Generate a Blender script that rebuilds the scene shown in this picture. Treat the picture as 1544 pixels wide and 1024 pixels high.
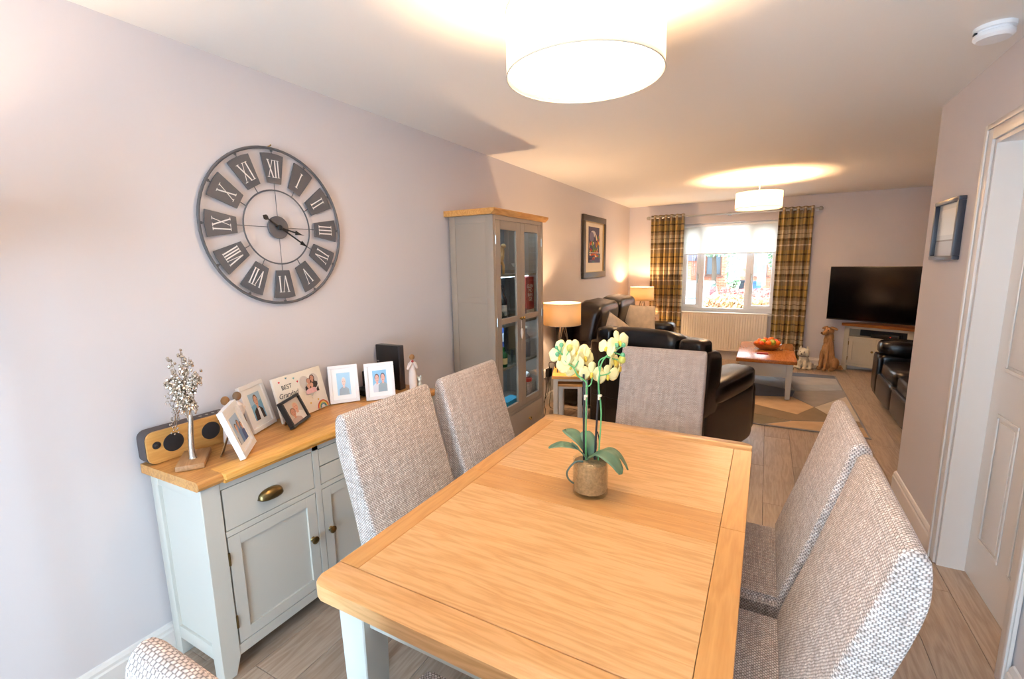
import bpy, bmesh, math, random
from mathutils import Vector, Matrix, Euler
random.seed(7)
PI=math.pi
sc=bpy.context.scene; COL=sc.collection
for o in list(bpy.data.objects): bpy.data.objects.remove(o)

# ---------------------------------------------------------------- camera, world, light, exposure
def look(yaw,pit,rol):
    F=Vector((math.sin(yaw)*math.cos(pit),math.cos(yaw)*math.cos(pit),math.sin(pit)))
    R=Vector((math.cos(yaw),-math.sin(yaw),0)); U=R.cross(F)
    c,s=math.cos(rol),math.sin(rol)
    R2=c*R+s*U; U2=-s*R+c*U
    return Matrix((R2,U2,-F)).transposed()
cam=bpy.data.cameras.new('camera'); co=bpy.data.objects.new('camera',cam); COL.objects.link(co)
cam.sensor_width=36; cam.lens=698.6/1544*36; cam.clip_start=.02; cam.clip_end=200
co.matrix_world=Matrix.Translation((2.0445,0,1.5356))@look(-.5015,-.163,-.0175).to_4x4()
sc.camera=co
sc.view_settings.view_transform='Standard'; sc.view_settings.look='None'
sc.view_settings.gamma=1; sc.view_settings.use_curve_mapping=False
sc.view_settings.exposure=0.97
sc.cycles.use_denoising=True
sc.cycles.max_bounces=8; sc.cycles.diffuse_bounces=5; sc.cycles.transparent_max_bounces=12
sc.cycles.sample_clamp_indirect=6; sc.cycles.caustics_reflective=False; sc.cycles.caustics_refractive=False
W=bpy.data.worlds.new('overcast_sky'); sc.world=W; W.use_nodes=True
bg=W.node_tree.nodes['Background']; bg.inputs[0].default_value=(.78,.89,1,1); bg.inputs[1].default_value=5.5

def light(name,kind,loc,power,col,size=.1,rot=None,sizey=None):
    l=bpy.data.lights.new(name,kind); l.energy=power; l.color=col
    o=bpy.data.objects.new(name,l); COL.objects.link(o); o.location=loc
    if kind=='AREA':
        l.size=size
        if sizey: l.shape='RECTANGLE'; l.size_y=sizey
    elif kind=='POINT': l.shadow_soft_size=size
    if rot: o.rotation_euler=rot
    return o
# daylight entering by the patio door behind the camera
light('patio_daylight','AREA',(1.45,-1.92,1.08),44,(.43,.69,1),1.15,(PI/2,0,0),2.05)
WARM=(1,.66,.37)

# ---------------------------------------------------------------- helpers
ROOTM={}
def lin(c):
    r=[]
    for v in c[:3]:
        v/=255; r.append(v/12.92 if v<=.04045 else ((v+.055)/1.055)**2.4)
    return (*r,1)
def newmat(name):
    m=bpy.data.materials.new(name); m.use_nodes=True
    return m,m.node_tree.nodes,m.node_tree.links,m.node_tree.nodes['Principled BSDF']
MATS={}
def M(name,col,rough=.5,metal=0,var=0,vs=8,bump=0,bs=80,spec=.5,emit=None,es=0,stretch=None,coat=0,sub=0):
    if name in MATS: return MATS[name]
    m,N,L,p=newmat(name); MATS[name]=m
    p.inputs['Base Color'].default_value=lin(col); p.inputs['Roughness'].default_value=rough
    p.inputs['Metallic'].default_value=metal; p.inputs['Specular IOR Level'].default_value=spec
    p.inputs['Coat Weight'].default_value=coat
    if emit: p.inputs['Emission Color'].default_value=lin(emit); p.inputs['Emission Strength'].default_value=es
    if var or bump:
        tc=N.new('ShaderNodeTexCoord'); mp=N.new('ShaderNodeMapping'); L.new(tc.outputs['Object'],mp.inputs[0])
        if stretch: mp.inputs['Scale'].default_value=stretch
    if var:
        n=N.new('ShaderNodeTexNoise'); n.inputs['Scale'].default_value=vs; n.inputs['Detail'].default_value=4
        L.new(mp.outputs[0],n.inputs['Vector'])
        mx=N.new('ShaderNodeMix'); mx.data_type='RGBA'
        a=lin(col); mx.inputs[6].default_value=tuple(x*(1-var) for x in a[:3])+(1,)
        mx.inputs[7].default_value=tuple(min(1,x*(1+var)) for x in a[:3])+(1,)
        L.new(n.outputs['Fac'],mx.inputs[0]); L.new(mx.outputs[2],p.inputs['Base Color'])
    if bump:
        n2=N.new('ShaderNodeTexNoise'); n2.inputs['Scale'].default_value=bs; n2.inputs['Detail'].default_value=3
        L.new(mp.outputs[0],n2.inputs['Vector'])
        b=N.new('ShaderNodeBump'); b.inputs['Strength'].default_value=bump; b.inputs['Distance'].default_value=.004
        L.new(n2.outputs['Fac'],b.inputs['Height']); L.new(b.outputs[0],p.inputs['Normal'])
    return m
def wood(name,c1,c2,axis='y',scale=1.0,rough=.4,grain=.5,spec=.4,randcol=.12):
    """timber: long noise streaks along one axis, cathedral rings, fine pores"""
    if name in MATS: return MATS[name]
    m,N,L,p=newmat(name); MATS[name]=m
    tc=N.new('ShaderNodeTexCoord'); oi=N.new('ShaderNodeObjectInfo')
    off=N.new('ShaderNodeVectorMath'); off.operation='SCALE'; off.inputs[0].default_value=(7.3,5.1,3.7)
    L.new(oi.outputs['Random'],off.inputs['Scale'])
    add=N.new('ShaderNodeVectorMath'); L.new(tc.outputs['Object'],add.inputs[0]); L.new(off.outputs[0],add.inputs[1])
    mp=N.new('ShaderNodeMapping'); L.new(add.outputs[0],mp.inputs[0])
    s=[9*scale]*3; s['xyz'.index(axis)]=.9*scale; mp.inputs['Scale'].default_value=s
    n=N.new('ShaderNodeTexNoise'); n.inputs['Scale'].default_value=1.0; n.inputs['Detail'].default_value=5; n.inputs['Roughness'].default_value=.55
    L.new(mp.outputs[0],n.inputs['Vector'])
    rg=N.new('ShaderNodeMath'); rg.operation='MULTIPLY'; rg.inputs[1].default_value=24; L.new(n.outputs['Fac'],rg.inputs[0])
    fr=N.new('ShaderNodeMath'); fr.operation='PINGPONG'; fr.inputs[1].default_value=1; L.new(rg.outputs[0],fr.inputs[0])
    mp2=N.new('ShaderNodeMapping'); L.new(add.outputs[0],mp2.inputs[0])
    s2=[160*scale]*3; s2['xyz'.index(axis)]=4*scale; mp2.inputs['Scale'].default_value=s2
    n2=N.new('ShaderNodeTexNoise'); n2.inputs['Scale'].default_value=1; n2.inputs['Detail'].default_value=3; L.new(mp2.outputs[0],n2.inputs['Vector'])
    a=N.new('ShaderNodeMath'); a.operation='MULTIPLY_ADD'; a.inputs[1].default_value=.45*grain*2; L.new(fr.outputs[0],a.inputs[0])
    b0=N.new('ShaderNodeMath'); b0.operation='MULTIPLY'; b0.inputs[1].default_value=.5; L.new(n2.outputs['Fac'],b0.inputs[0]); L.new(b0.outputs[0],a.inputs[2])
    cr=N.new('ShaderNodeValToRGB'); L.new(a.outputs[0],cr.inputs[0])
    cr.color_ramp.elements[0].position=.1; cr.color_ramp.elements[0].color=lin(c2)
    cr.color_ramp.elements[1].position=.75; cr.color_ramp.elements[1].color=lin(c1)
    hs=N.new('ShaderNodeHueSaturation'); L.new(cr.outputs[0],hs.inputs['Color'])
    mr=N.new('ShaderNodeMapRange'); mr.inputs['To Min'].default_value=1-randcol; mr.inputs['To Max'].default_value=1+randcol
    L.new(oi.outputs['Random'],mr.inputs['Value']); L.new(mr.outputs[0],hs.inputs['Value'])
    L.new(hs.outputs[0],p.inputs['Base Color'])
    p.inputs['Roughness'].default_value=rough; p.inputs['Specular IOR Level'].default_value=spec
    b=N.new('ShaderNodeBump'); b.inputs['Strength'].default_value=.12; b.inputs['Distance'].default_value=.002
    L.new(a.outputs[0],b.inputs['Height']); L.new(b.outputs[0],p.inputs['Normal'])
    return m
def weave(name,base,light_,dark,bw=.0092,bh=.0052):
    """plain basket weave: staggered yarn stitches with soft dark gaps, slubs and pale streaks; UVs are in metres"""
    m,N,L,p=newmat(name); MATS[name]=m
    uv=N.new('ShaderNodeUVMap'); uv.uv_map='UVMap'; sp=N.new('ShaderNodeSeparateXYZ'); L.new(uv.outputs[0],sp.inputs[0])
    def mt(op,a,b=None,c=None,clamp=False):
        n=N.new('ShaderNodeMath'); n.operation=op; n.use_clamp=clamp
        for i,v in enumerate((a,b,c)):
            if v is None: continue
            if isinstance(v,(int,float)): n.inputs[i].default_value=v
            else: L.new(v,n.inputs[i])
        return n.outputs[0]
    wob=N.new('ShaderNodeTexNoise'); wob.inputs['Scale'].default_value=45; L.new(uv.outputs[0],wob.inputs['Vector'])
    w=mt('MULTIPLY_ADD',wob.outputs['Fac'],.9,-.45)
    A=mt('MULTIPLY_ADD',sp.outputs[0],1/bw,w); B=mt('MULTIPLY_ADD',sp.outputs[1],1/bh,w); r=mt('FLOOR',B)
    A2=mt('MULTIPLY_ADD',r,.5,A); x=mt('FRACT',A2); y=mt('FRACT',B)
    tx=mt('SUBTRACT',1,mt('ABSOLUTE',mt('MULTIPLY_ADD',x,2,-1))); ty=mt('SUBTRACT',1,mt('ABSOLUTE',mt('MULTIPLY_ADD',y,2,-1)))
    h=mt('MULTIPLY',mt('MULTIPLY',tx,1.7,clamp=True),mt('MULTIPLY_ADD',ty,1.5,.38,clamp=True))
    cv=N.new('ShaderNodeCombineXYZ'); L.new(mt('FLOOR',A2),cv.inputs[0]); L.new(r,cv.inputs[1])
    wn=N.new('ShaderNodeTexWhiteNoise'); wn.noise_dimensions='2D'; L.new(cv.outputs[0],wn.inputs['Vector'])
    yarn=N.new('ShaderNodeMix'); yarn.data_type='RGBA'; L.new(wn.outputs['Value'],yarn.inputs[0]); yarn.inputs[6].default_value=lin(base); yarn.inputs[7].default_value=lin(light_)
    mx=N.new('ShaderNodeMix'); mx.data_type='RGBA'; L.new(h,mx.inputs[0]); mx.inputs[6].default_value=lin(dark); L.new(yarn.outputs[2],mx.inputs[7])
    def streak(s):
        mp=N.new('ShaderNodeMapping'); mp.inputs['Scale'].default_value=s; L.new(uv.outputs[0],mp.inputs[0])
        n=N.new('ShaderNodeTexNoise'); n.inputs['Scale'].default_value=1; n.inputs['Detail'].default_value=4; L.new(mp.outputs[0],n.inputs['Vector']); return n.outputs['Fac']
    cr=N.new('ShaderNodeMapRange'); cr.inputs['From Min'].default_value=.75; cr.inputs['From Max'].default_value=1.25
    cr.inputs['To Min'].default_value=.78; cr.inputs['To Max'].default_value=1.18; L.new(mt('ADD',streak((75,7,1)),streak((12,130,1))),cr.inputs['Value'])
    hs=N.new('ShaderNodeHueSaturation'); L.new(mx.outputs[2],hs.inputs['Color']); L.new(cr.outputs[0],hs.inputs['Value'])
    L.new(hs.outputs[0],p.inputs['Base Color']); p.inputs['Roughness'].default_value=.95; p.inputs['Specular IOR Level'].default_value=.15
    p.inputs['Sheen Weight'].default_value=.12
    b=N.new('ShaderNodeBump'); b.inputs['Strength'].default_value=.6; b.inputs['Distance'].default_value=.0015
    L.new(h,b.inputs['Height']); L.new(b.outputs[0],p.inputs['Normal'])
    return m
def thinglass(name,tint=(.93,.97,.97),rough=0.0,gl=1.0):
    m=bpy.data.materials.new(name); m.use_nodes=True; N=m.node_tree.nodes; L=m.node_tree.links
    N.remove(N['Principled BSDF'])
    t=N.new('ShaderNodeBsdfTransparent'); t.inputs[0].default_value=(*tint,1)
    g=N.new('ShaderNodeBsdfGlossy'); g.inputs['Roughness'].default_value=rough
    f=N.new('ShaderNodeLayerWeight'); f.inputs[0].default_value=.5
    q=N.new('ShaderNodeMath'); q.operation='POWER'; q.inputs[1].default_value=5; L.new(f.outputs['Facing'],q.inputs[0])
    k=N.new('ShaderNodeMath'); k.operation='MULTIPLY_ADD'; k.inputs[1].default_value=.9; k.inputs[2].default_value=.04*gl; L.new(q.outputs[0],k.inputs[0])
    mx=N.new('ShaderNodeMixShader'); L.new(k.outputs[0],mx.inputs[0]); L.new(t.outputs[0],mx.inputs[1]); L.new(g.outputs[0],mx.inputs[2])
    L.new(mx.outputs[0],N['Material Output'].inputs[0]); MATS[name]=m
    return m
def shademat(name,col,trans=.45,emit=0,ecol=(255,214,160)):
    m=bpy.data.materials.new(name); m.use_nodes=True; N=m.node_tree.nodes; L=m.node_tree.links; N.remove(N['Principled BSDF'])
    d=N.new('ShaderNodeBsdfDiffuse'); d.inputs[0].default_value=lin(col)
    t=N.new('ShaderNodeBsdfTranslucent'); t.inputs[0].default_value=lin(col)
    mx=N.new('ShaderNodeMixShader'); mx.inputs[0].default_value=trans; L.new(d.outputs[0],mx.inputs[1]); L.new(t.outputs[0],mx.inputs[2])
    out=mx
    if emit:
        e=N.new('ShaderNodeEmission'); e.inputs[0].default_value=lin(ecol); e.inputs[1].default_value=emit
        ad=N.new('ShaderNodeAddShader'); L.new(mx.outputs[0],ad.inputs[0]); L.new(e.outputs[0],ad.inputs[1]); out=ad
    L.new(out.outputs[0],N['Material Output'].inputs[0]); MATS[name]=m
    return m

# ---- mesh building
def BM(): return bmesh.new()
def box(bm,x0,x1,y0,y1,z0,z1,bev=0,seg=2):
    vs=[bm.verts.new((x,y,z)) for x in(x0,x1) for y in(y0,y1) for z in(z0,z1)]
    F=[(0,1,3,2),(4,6,7,5),(0,4,5,1),(2,3,7,6),(0,2,6,4),(1,5,7,3)]
    fs=[bm.faces.new([vs[i] for i in f]) for f in F]
    if bev:
        es=list({e for f in fs for e in f.edges})
        bmesh.ops.bevel(bm,geom=es,offset=bev,segments=seg,affect='EDGES',profile=.5)
    return vs
def cbox(bm,c,s,bev=0,seg=2):
    box(bm,c[0]-s[0]/2,c[0]+s[0]/2,c[1]-s[1]/2,c[1]+s[1]/2,c[2]-s[2]/2,c[2]+s[2]/2,bev,seg)
def taper(bm,c,z0,z1,s0,s1,bev=.003):
    """square post, size s0 at z0 and s1 at z1"""
    vs=[]
    for z,s in((z0,s0),(z1,s1)):
        for a,b in((-1,-1),(1,-1),(1,1),(-1,1)): vs.append(bm.verts.new((c[0]+a*s/2,c[1]+b*s/2,z)))
    fs=[bm.faces.new(vs[3::-1]),bm.faces.new(vs[4:])]+[bm.faces.new((vs[i],vs[(i+1)%4],vs[4+(i+1)%4],vs[4+i])) for i in range(4)]
    if bev: bmesh.ops.bevel(bm,geom=list({e for f in fs for e in f.edges}),offset=bev,segments=1,affect='EDGES')
def lathe(bm,prof,n=24,c=(0,0,0),axis='z',sx=1,sy=1):
    rings=[]
    for r,z in prof:
        ring=[]
        for i in range(n):
            a=2*PI*i/n; p=(r*math.cos(a)*sx,r*math.sin(a)*sy,z)
            if axis=='x': p=(p[2],p[0],p[1])
            elif axis=='y': p=(p[0],-p[2],p[1])
            ring.append(bm.verts.new((c[0]+p[0],c[1]+p[1],c[2]+p[2])))
        rings.append(ring)
    for a,b in zip(rings,rings[1:]):
        for i in range(n): bm.faces.new((a[i],a[(i+1)%n],b[(i+1)%n],b[i]))
    if prof[0][0]>1e-6: bm.faces.new(rings[0][::-1])
    if prof[-1][0]>1e-6: bm.faces.new(rings[-1])
    bmesh.ops.remove_doubles(bm,verts=[v for r in(rings[0],rings[-1]) for v in r],dist=1e-7)
def cyl(bm,r,z0,z1,c=(0,0,0),n=20,axis='z',bev=0):
    if bev: lathe(bm,[(r-bev,z0),(r,z0+bev),(r,z1-bev),(r-bev,z1)],n,c,axis)
    else: lathe(bm,[(r,z0),(r,z1)],n,c,axis)
def tube(bm,pts,r,n=8,closed=False):
    P=[Vector(p) for p in pts]; k=len(P); rr=r if isinstance(r,(list,tuple)) else [r]*k
    rings=[]; up=Vector((0,0,1)); prev=None
    for i in range(k):
        if closed: t=P[(i+1)%k]-P[i-1]
        else: t=P[min(i+1,k-1)]-P[max(i-1,0)]
        t.normalize()
        if prev is None:
            a=t.cross(up)
            if a.length<1e-3: a=t.cross(Vector((1,0,0)))
        else: a=prev-t*prev.dot(t)
        a.normalize(); prev=a; b=t.cross(a)
        rings.append([bm.verts.new(P[i]+rr[i]*(math.cos(2*PI*j/n)*a+math.sin(2*PI*j/n)*b)) for j in range(n)])
    for i in range(k if closed else k-1):
        A,B=rings[i],rings[(i+1)%k]
        for j in range(n): bm.faces.new((A[j],A[(j+1)%n],B[(j+1)%n],B[j]))
    if not closed: bm.faces.new(rings[0][::-1]); bm.faces.new(rings[-1])
def smoothpts(pts,n=6):
    P=[Vector(p) for p in pts]; out=[]
    for i in range(len(P)-1):
        p0=P[max(i-1,0)];p1=P[i];p2=P[i+1];p3=P[min(i+2,len(P)-1)]
        for j in range(n):
            t=j/n; out.append(.5*((2*p1)+(p2-p0)*t+(2*p0-5*p1+4*p2-p3)*t*t+(3*p1-p0-3*p2+p3)*t**3))
    out.append(P[-1]); return out
def ball(bm,c,r,u=16,v=10,sx=1,sy=1,sz=1,rot=None):
    m=Matrix.Translation(c)@(rot.to_4x4() if rot else Matrix())@Matrix.Diagonal((r*sx,r*sy,r*sz,1))
    bmesh.ops.create_uvsphere(bm,u_segments=u,v_segments=v,radius=1,matrix=m)
def puff(bm,c,s,e=.35,n=14,rot=None,jit=0,crown=0):
    """soft upholstered block: superellipsoid with full sizes s; e small = boxier"""
    def f(w,m_): return math.copysign(abs(w)**m_,w)
    m=Matrix.Translation(c)@(rot.to_4x4() if rot else Matrix())
    rings=[]
    for i in range(1,n):
        v=-PI/2+PI*i/n; ring=[]
        for j in range(2*n):
            u=2*PI*j/(2*n)+PI/(2*n)
            x=f(math.cos(v),e)*f(math.cos(u),e)*s[0]/2; y=f(math.cos(v),e)*f(math.sin(u),e)*s[1]/2; z=f(math.sin(v),e)*s[2]/2
            if jit:
                k=1+jit*(math.sin(x*31+c[0]*7)*math.sin(y*27+z*19+c[1]*5))
                x*=k;y*=k;z*=k
            ring.append(bm.verts.new(m@Vector((x,y,z))))
        rings.append(ring)
    for a,b in zip(rings,rings[1:]):
        for j in range(2*n): bm.faces.new((a[j],a[(j+1)%(2*n)],b[(j+1)%(2*n)],b[j]))
    bm.faces.new(rings[0][::-1]); bm.faces.new(rings[-1])
def prism(bm,poly,d0,d1,axis='x',bev=0,seg=2):
    """extrude a 2-D outline along an axis; the outline is in the other two axes in cyclic order"""
    def P(a,b,d): return {'x':(d,a,b),'y':(a,d,b),'z':(a,b,d)}[axis]
    A=[bm.verts.new(P(a,b,d0)) for a,b in poly]; B=[bm.verts.new(P(a,b,d1)) for a,b in poly]; n=len(poly)
    fs=[bm.faces.new(A),bm.faces.new(B[::-1])]
    for i in range(n): bm.faces.new((A[i],B[i],B[(i+1)%n],A[(i+1)%n]))
    if bev:
        es=[e for f in fs for e in f.edges]
        bmesh.ops.bevel(bm,geom=es,offset=bev,segments=seg,affect='EDGES',profile=.5)
def boxuv(me):
    if not me.uv_layers: me.uv_layers.new(name='UVMap')
    uv=me.uv_layers[0].data
    for p in me.polygons:
        n=p.normal; a=max(range(3),key=lambda i:abs(n[i]))
        ia,ib={0:(1,2),1:(0,2),2:(0,1)}[a]
        for li in p.loop_indices:
            v=me.vertices[me.loops[li].vertex_index].co; uv[li].uv=(v[ia],v[ib])
def obj(name,bm,mat,parent=None,world=True,smooth=35,uv=False,label=None):
    if parent is not None and world and parent in ROOTM: bm.transform(ROOTM[parent].inverted())
    bmesh.ops.recalc_face_normals(bm,faces=bm.faces)
    me=bpy.data.meshes.new(name); bm.to_mesh(me); bm.free()
    for m in (mat if isinstance(mat,(list,tuple)) else [mat]): me.materials.append(m)
    if smooth:
        me.shade_smooth(); me.set_sharp_from_angle(angle=math.radians(smooth))
    if uv: boxuv(me)
    o=bpy.data.objects.new(name,me); COL.objects.link(o)
    if parent is not None:
        o.parent=parent
        if parent in ROOTM: ROOTM[o]=ROOTM[parent]
    if label: o['label']=label
    return o
def meshobj(name,verts,faces,mat,parent=None,matidx=None,smooth=0,uvs=None):
    me=bpy.data.meshes.new(name); me.from_pydata(verts,[],faces)
    for m in (mat if isinstance(mat,(list,tuple)) else [mat]): me.materials.append(m)
    if matidx: me.polygons.foreach_set('material_index',matidx)
    if smooth: me.shade_smooth(); me.set_sharp_from_angle(angle=math.radians(smooth))
    if uvs:
        l=me.uv_layers.new(name='UVMap')
        for p in me.polygons:
            for li in p.loop_indices: l.data[li].uv=uvs[me.loops[li].vertex_index]
    me.update()
    o=bpy.data.objects.new(name,me); COL.objects.link(o)
    if parent is not None:
        o.parent=parent
        if parent in ROOTM: ROOTM[o]=ROOTM[parent]
    return o
def tag(o,label,cat,group=None):
    o['label']=label; o['category']=cat
    if group: o['group']=group
    return o
def thing(name,label,cat,loc=(0,0,0),rot=(0,0,0),group=None):
    o=bpy.data.objects.new(name,None); COL.objects.link(o); o.empty_display_size=.05
    o.location=loc; o.rotation_euler=rot
    ROOTM[o]=Matrix.Translation(loc)@Euler(rot).to_matrix().to_4x4()
    return tag(o,label,cat,group)
def structure(o): o['kind']='structure'; return o
def copytree(o,parent=None):
    c=o.copy(); COL.objects.link(c); c.parent=parent
    for ch in list(o.children): copytree(ch,c)
    return c
def text(name,body,size,mat,parent,loc,rot,ext=.0004,align='CENTER',shear=0,space=1.0):
    cu=bpy.data.curves.new(name,'FONT'); cu.body=body; cu.size=size; cu.align_x=align; cu.align_y='CENTER'
    cu.extrude=ext; cu.shear=shear; cu.space_line=space; cu.materials.append(mat); cu.resolution_u=3
    tmp=bpy.data.objects.new(name+'_curve',cu); COL.objects.link(tmp)
    me=bpy.data.meshes.new_from_object(tmp.evaluated_get(bpy.context.evaluated_depsgraph_get())); me.name=name
    bpy.data.objects.remove(tmp)
    if not me.materials: me.materials.append(mat)
    o=bpy.data.objects.new(name,me); COL.objects.link(o); o.parent=parent; o.location=loc; o.rotation_euler=rot
    return o
def circ(cx,cy,rx,ry=None,n=16,a0=0,a1=2*PI):
    ry=ry or rx
    full=abs(a1-a0-2*PI)<1e-6
    return [(cx+rx*math.cos(a0+(a1-a0)*i/(n if full else n-1)),cy+ry*math.sin(a0+(a1-a0)*i/(n if full else n-1))) for i in range(n)]
def flatprint(name,parent,w,h,layers,y=0,z0=0,x0=0,flat=.8):
    """a printed sheet lying in the local x-z plane, facing -y; layers = (rgb, outline in 0..1)"""
    vs=[];fs=[];mi=[];mats=[]
    for k,(c,pts) in enumerate(layers):
        mt=M('print_%02x%02x%02x'%tuple(int(v) for v in c),c,flat); 
        if mt not in mats: mats.append(mt)
        b=len(vs)
        for a,q in pts: vs.append((x0-w/2+a*w,y-.00025*k,z0+q*h))
        fs.append(list(range(b,b+len(pts)))); mi.append(mats.index(mt))
    return meshobj(name,vs,fs,mats,parent,mi)
SQ=[(0,0),(1,0),(1,1),(0,1)]

# ---------------------------------------------------------------- materials
wall_m=M('wall_paint',(216,209,209),.85,bump=.03,bs=250,spec=.2)
ceil_m=M('ceiling_paint',(244,240,234),.9,spec=.15)
white_gloss=M('white_gloss_paint',(228,221,215),.35,spec=.5)
upvc=M('white_upvc',(245,246,248),.3)
oak=wood('oak_along_y',(224,166,98),(190,128,66),'y',rough=.36)
oak_x=wood('oak_along_x',(232,174,98),(196,134,66),'x',rough=.33,grain=.62,randcol=.05)
oak_z=wood('oak_along_z',(208,152,84),(170,112,54),'z',rough=.45)
oak_pale=wood('pale_oak',(214,160,92),(188,130,66),'y',rough=.5)
sage=M('sage_grey_paint',(202,198,188),.42,var=.02,vs=3,spec=.4)
taupe=M('grey_cabinet_paint',(160,146,132),.45,var=.02,vs=3,spec=.4)
cream_p=M('cream_grey_paint',(190,184,168),.45,spec=.4)
brass=M('antique_brass',(128,108,72),.32,1)
brass_b=M('bright_brass',(214,180,108),.25,1)
steel=M('satin_steel',(180,178,172),.3,1)
chrome=M('polished_silver',(214,203,190),.2,1)
black=M('matt_black',(22,22,23),.45)
blackp=M('black_plastic',(14,14,15),.3)
darkgrey=M('dark_grey_metal',(88,88,92),.55,0)
leather=M('dark_brown_leather',(20,14,11),.25,var=.25,vs=5,bump=.16,bs=220,spec=.5)
tweed=weave('oatmeal_tweed',(212,193,182),(240,229,222),(118,103,96))
glass=thinglass('clear_pane_glass',(.95,.98,.98))
glass_d=thinglass('drinking_glass',(.86,.9,.9),gl=1.6)
whitep=M('white_frame_paint',(244,240,238),.4)
linen=shademat('linen_lamp_shade',(222,202,166),.2)
pend_m=shademat('white_fabric_pendant_shade',(250,243,232),.55)
diffm=M('pendant_diffuser',(255,250,240),.6,emit=(255,228,188),es=5.6)
bulb_m=M('lit_bulb',(255,240,220),.5,emit=(255,214,150),es=12)

# ---------------------------------------------------------------- room shell
D=7.83; WR=2.889; W2=4.16; YR=3.77; H=2.4; Y0=-1.75; T=.12
def shell(name,boxes,mat,bev=0):
    bm=BM()
    for b in boxes: box(bm,*b,bev)
    return structure(obj(name,bm,mat,smooth=0))
shell('ceiling',[(-T,W2+T,Y0-T,D+.3,H,H+.1)],ceil_m)
shell('wall_left',[(-T,0,Y0-T,D+.3,0,H)],wall_m)
WX0,WX1,WZ0,WZ1=.80,2.21,.72,2.09
shell('wall_far',[(0,WX0,D,D+.3,0,H),(WX1,W2,D,D+.3,0,H),(WX0,WX1,D,D+.3,0,WZ0),(WX0,WX1,D,D+.3,WZ1,H)],wall_m)
DY0,DY1,DZ=2.135,2.90,2.045
shell('wall_right',[(WR,WR+T,DY1,YR,0,H),(WR,WR+T,DY0,DY1,DZ,H),(WR,WR+T,Y0,DY0,0,H),(WR+T,W2+T,YR-T,YR,0,H)],wall_m)
shell('wall_lounge_right',[(W2,W2+T,YR,D+.3,0,H)],wall_m)
shell('wall_back',[(-T,.82,Y0-T,Y0,0,H),(2.08,WR+T,Y0-T,Y0,0,H),(.82,2.08,Y0-T,Y0,2.2,H)],wall_m)
# patio door in the back wall (behind the camera): frame and two panes
pd=BM()
for a in(.82,1.42,2.02): box(pd,a,a+.06,Y0-.09,Y0-.03,0,2.2)
box(pd,.82,2.08,Y0-.09,Y0-.03,0,.06); box(pd,.82,2.08,Y0-.09,Y0-.03,2.14,2.2)
pdo=structure(obj('door_2',pd,upvc,smooth=0))
for a in(.88,1.48):
    b=BM(); box(b,a,a+.54,Y0-.065,Y0-.055,.06,2.14); obj('pane',b,glass,pdo,smooth=0)
# floor: dark bed and individual laminate planks
plank_m=wood('grey_oak_laminate',(186,166,148),(156,134,114),'y',scale=.8,rough=.34,grain=.45,randcol=.11)
fl=shell('floor',[(0,W2,Y0,D,-.06,-.004)],M('floor_bed',(60,48,40),.9))
pw,pl=.192,1.285; cache={}
col=0; x=0.0
while x<W2-.01:
    x1=min(x+pw,W2); y=Y0-((col*.47)%1)*pl
    while y<D-.01:
        a,b=max(y,Y0),min(y+pl,D); ok=True
        if x>WR+T-.01 and b<=YR: ok=False
        if x>WR+T-.01 and a<YR: a=YR
        if ok and b-a>.02:
            key=(round(x1-x,3),round(b-a,3))
            if key not in cache:
                bm=BM(); box(bm,.0009,key[0]-.0009,.0009,key[1]-.0009,-.012,0,.0011,1)
                me=bpy.data.meshes.new('plank'); bmesh.ops.recalc_face_normals(bm,faces=bm.faces); bm.to_mesh(me); bm.free(); me.materials.append(plank_m); cache[key]=me
            o=bpy.data.objects.new('plank',cache[key]); COL.objects.link(o); o.parent=fl; o.location=(x,a,0)
        y+=pl
    x+=pw; col+=1
# skirting boards with a stepped profile
def skirt(name,p0,p1,nrm):
    p0=Vector(p0);p1=Vector(p1);n=Vector(nrm)
    prof=[(0,0),(.018,0),(.018,.085),(.013,.092),(.013,.104),(.006,.116),(0,.12)]
    bm=BM(); A=[];B=[]
    for d,z in prof:
        for Lst,p in((A,p0),(B,p1)):
            q=p+n*d; Lst.append(bm.verts.new((q.x,q.y,z)))
    k=len(prof)
    for i in range(k): bm.faces.new((A[i],B[i],B[(i+1)%k],A[(i+1)%k]))
    bm.faces.new(A); bm.faces.new(B[::-1])
    return structure(obj(name,bm,white_gloss,smooth=20))
skirt('baseboard_left',(0,Y0,0),(0,D,0),(1,0,0))
skirt('baseboard_far',(0.018,D,0),(W2-.018,D,0),(0,-1,0))
skirt('baseboard_right',(WR,DY1+.07,0),(WR,YR+.018,0),(-1,0,0))
skirt('baseboard_near_right',(WR,Y0,0),(WR,DY0-.07,0),(-1,0,0))
skirt('baseboard_lounge',(W2,YR,0),(W2,D-.018,0),(-1,0,0))
# door, lining, architrave
bm=BM()
box(bm,WR-.004,WR+T,DY1-.03,DY1,0,DZ); box(bm,WR-.004,WR+T,DY0,DY0+.03,0,DZ); box(bm,WR-.004,WR+T,DY0+.03,DY1-.03,DZ-.03,DZ)
structure(obj('trim_1',bm,white_gloss,smooth=0))
bm=BM()
for (a,b,c,d) in ((DY1-.012,DY1+.062,0,DZ+.062),(DY0-.062,DY0+.012,0,DZ+.062),(DY0+.012,DY1-.012,DZ-.012,DZ+.062)):
    box(bm,WR-.016,WR-.0045,a,b,c,d,.003)
for (a,b,c,d) in ((DY1+.035,DY1+.06,0,DZ+.06),(DY0-.06,DY0-.035,0,DZ+.06),(DY0-.035,DY1+.035,DZ+.035,DZ+.06)):
    box(bm,WR-.024,WR-.0162,a,b,c,d,.003)
structure(obj('trim_2',bm,white_gloss,smooth=30))
dx=WR+.10; dy0,dy1=DY0+.033,DY1-.033
bm=BM(); box(bm,dx,dx+.035,dy0,dy1,.006,DZ-.035)
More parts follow.
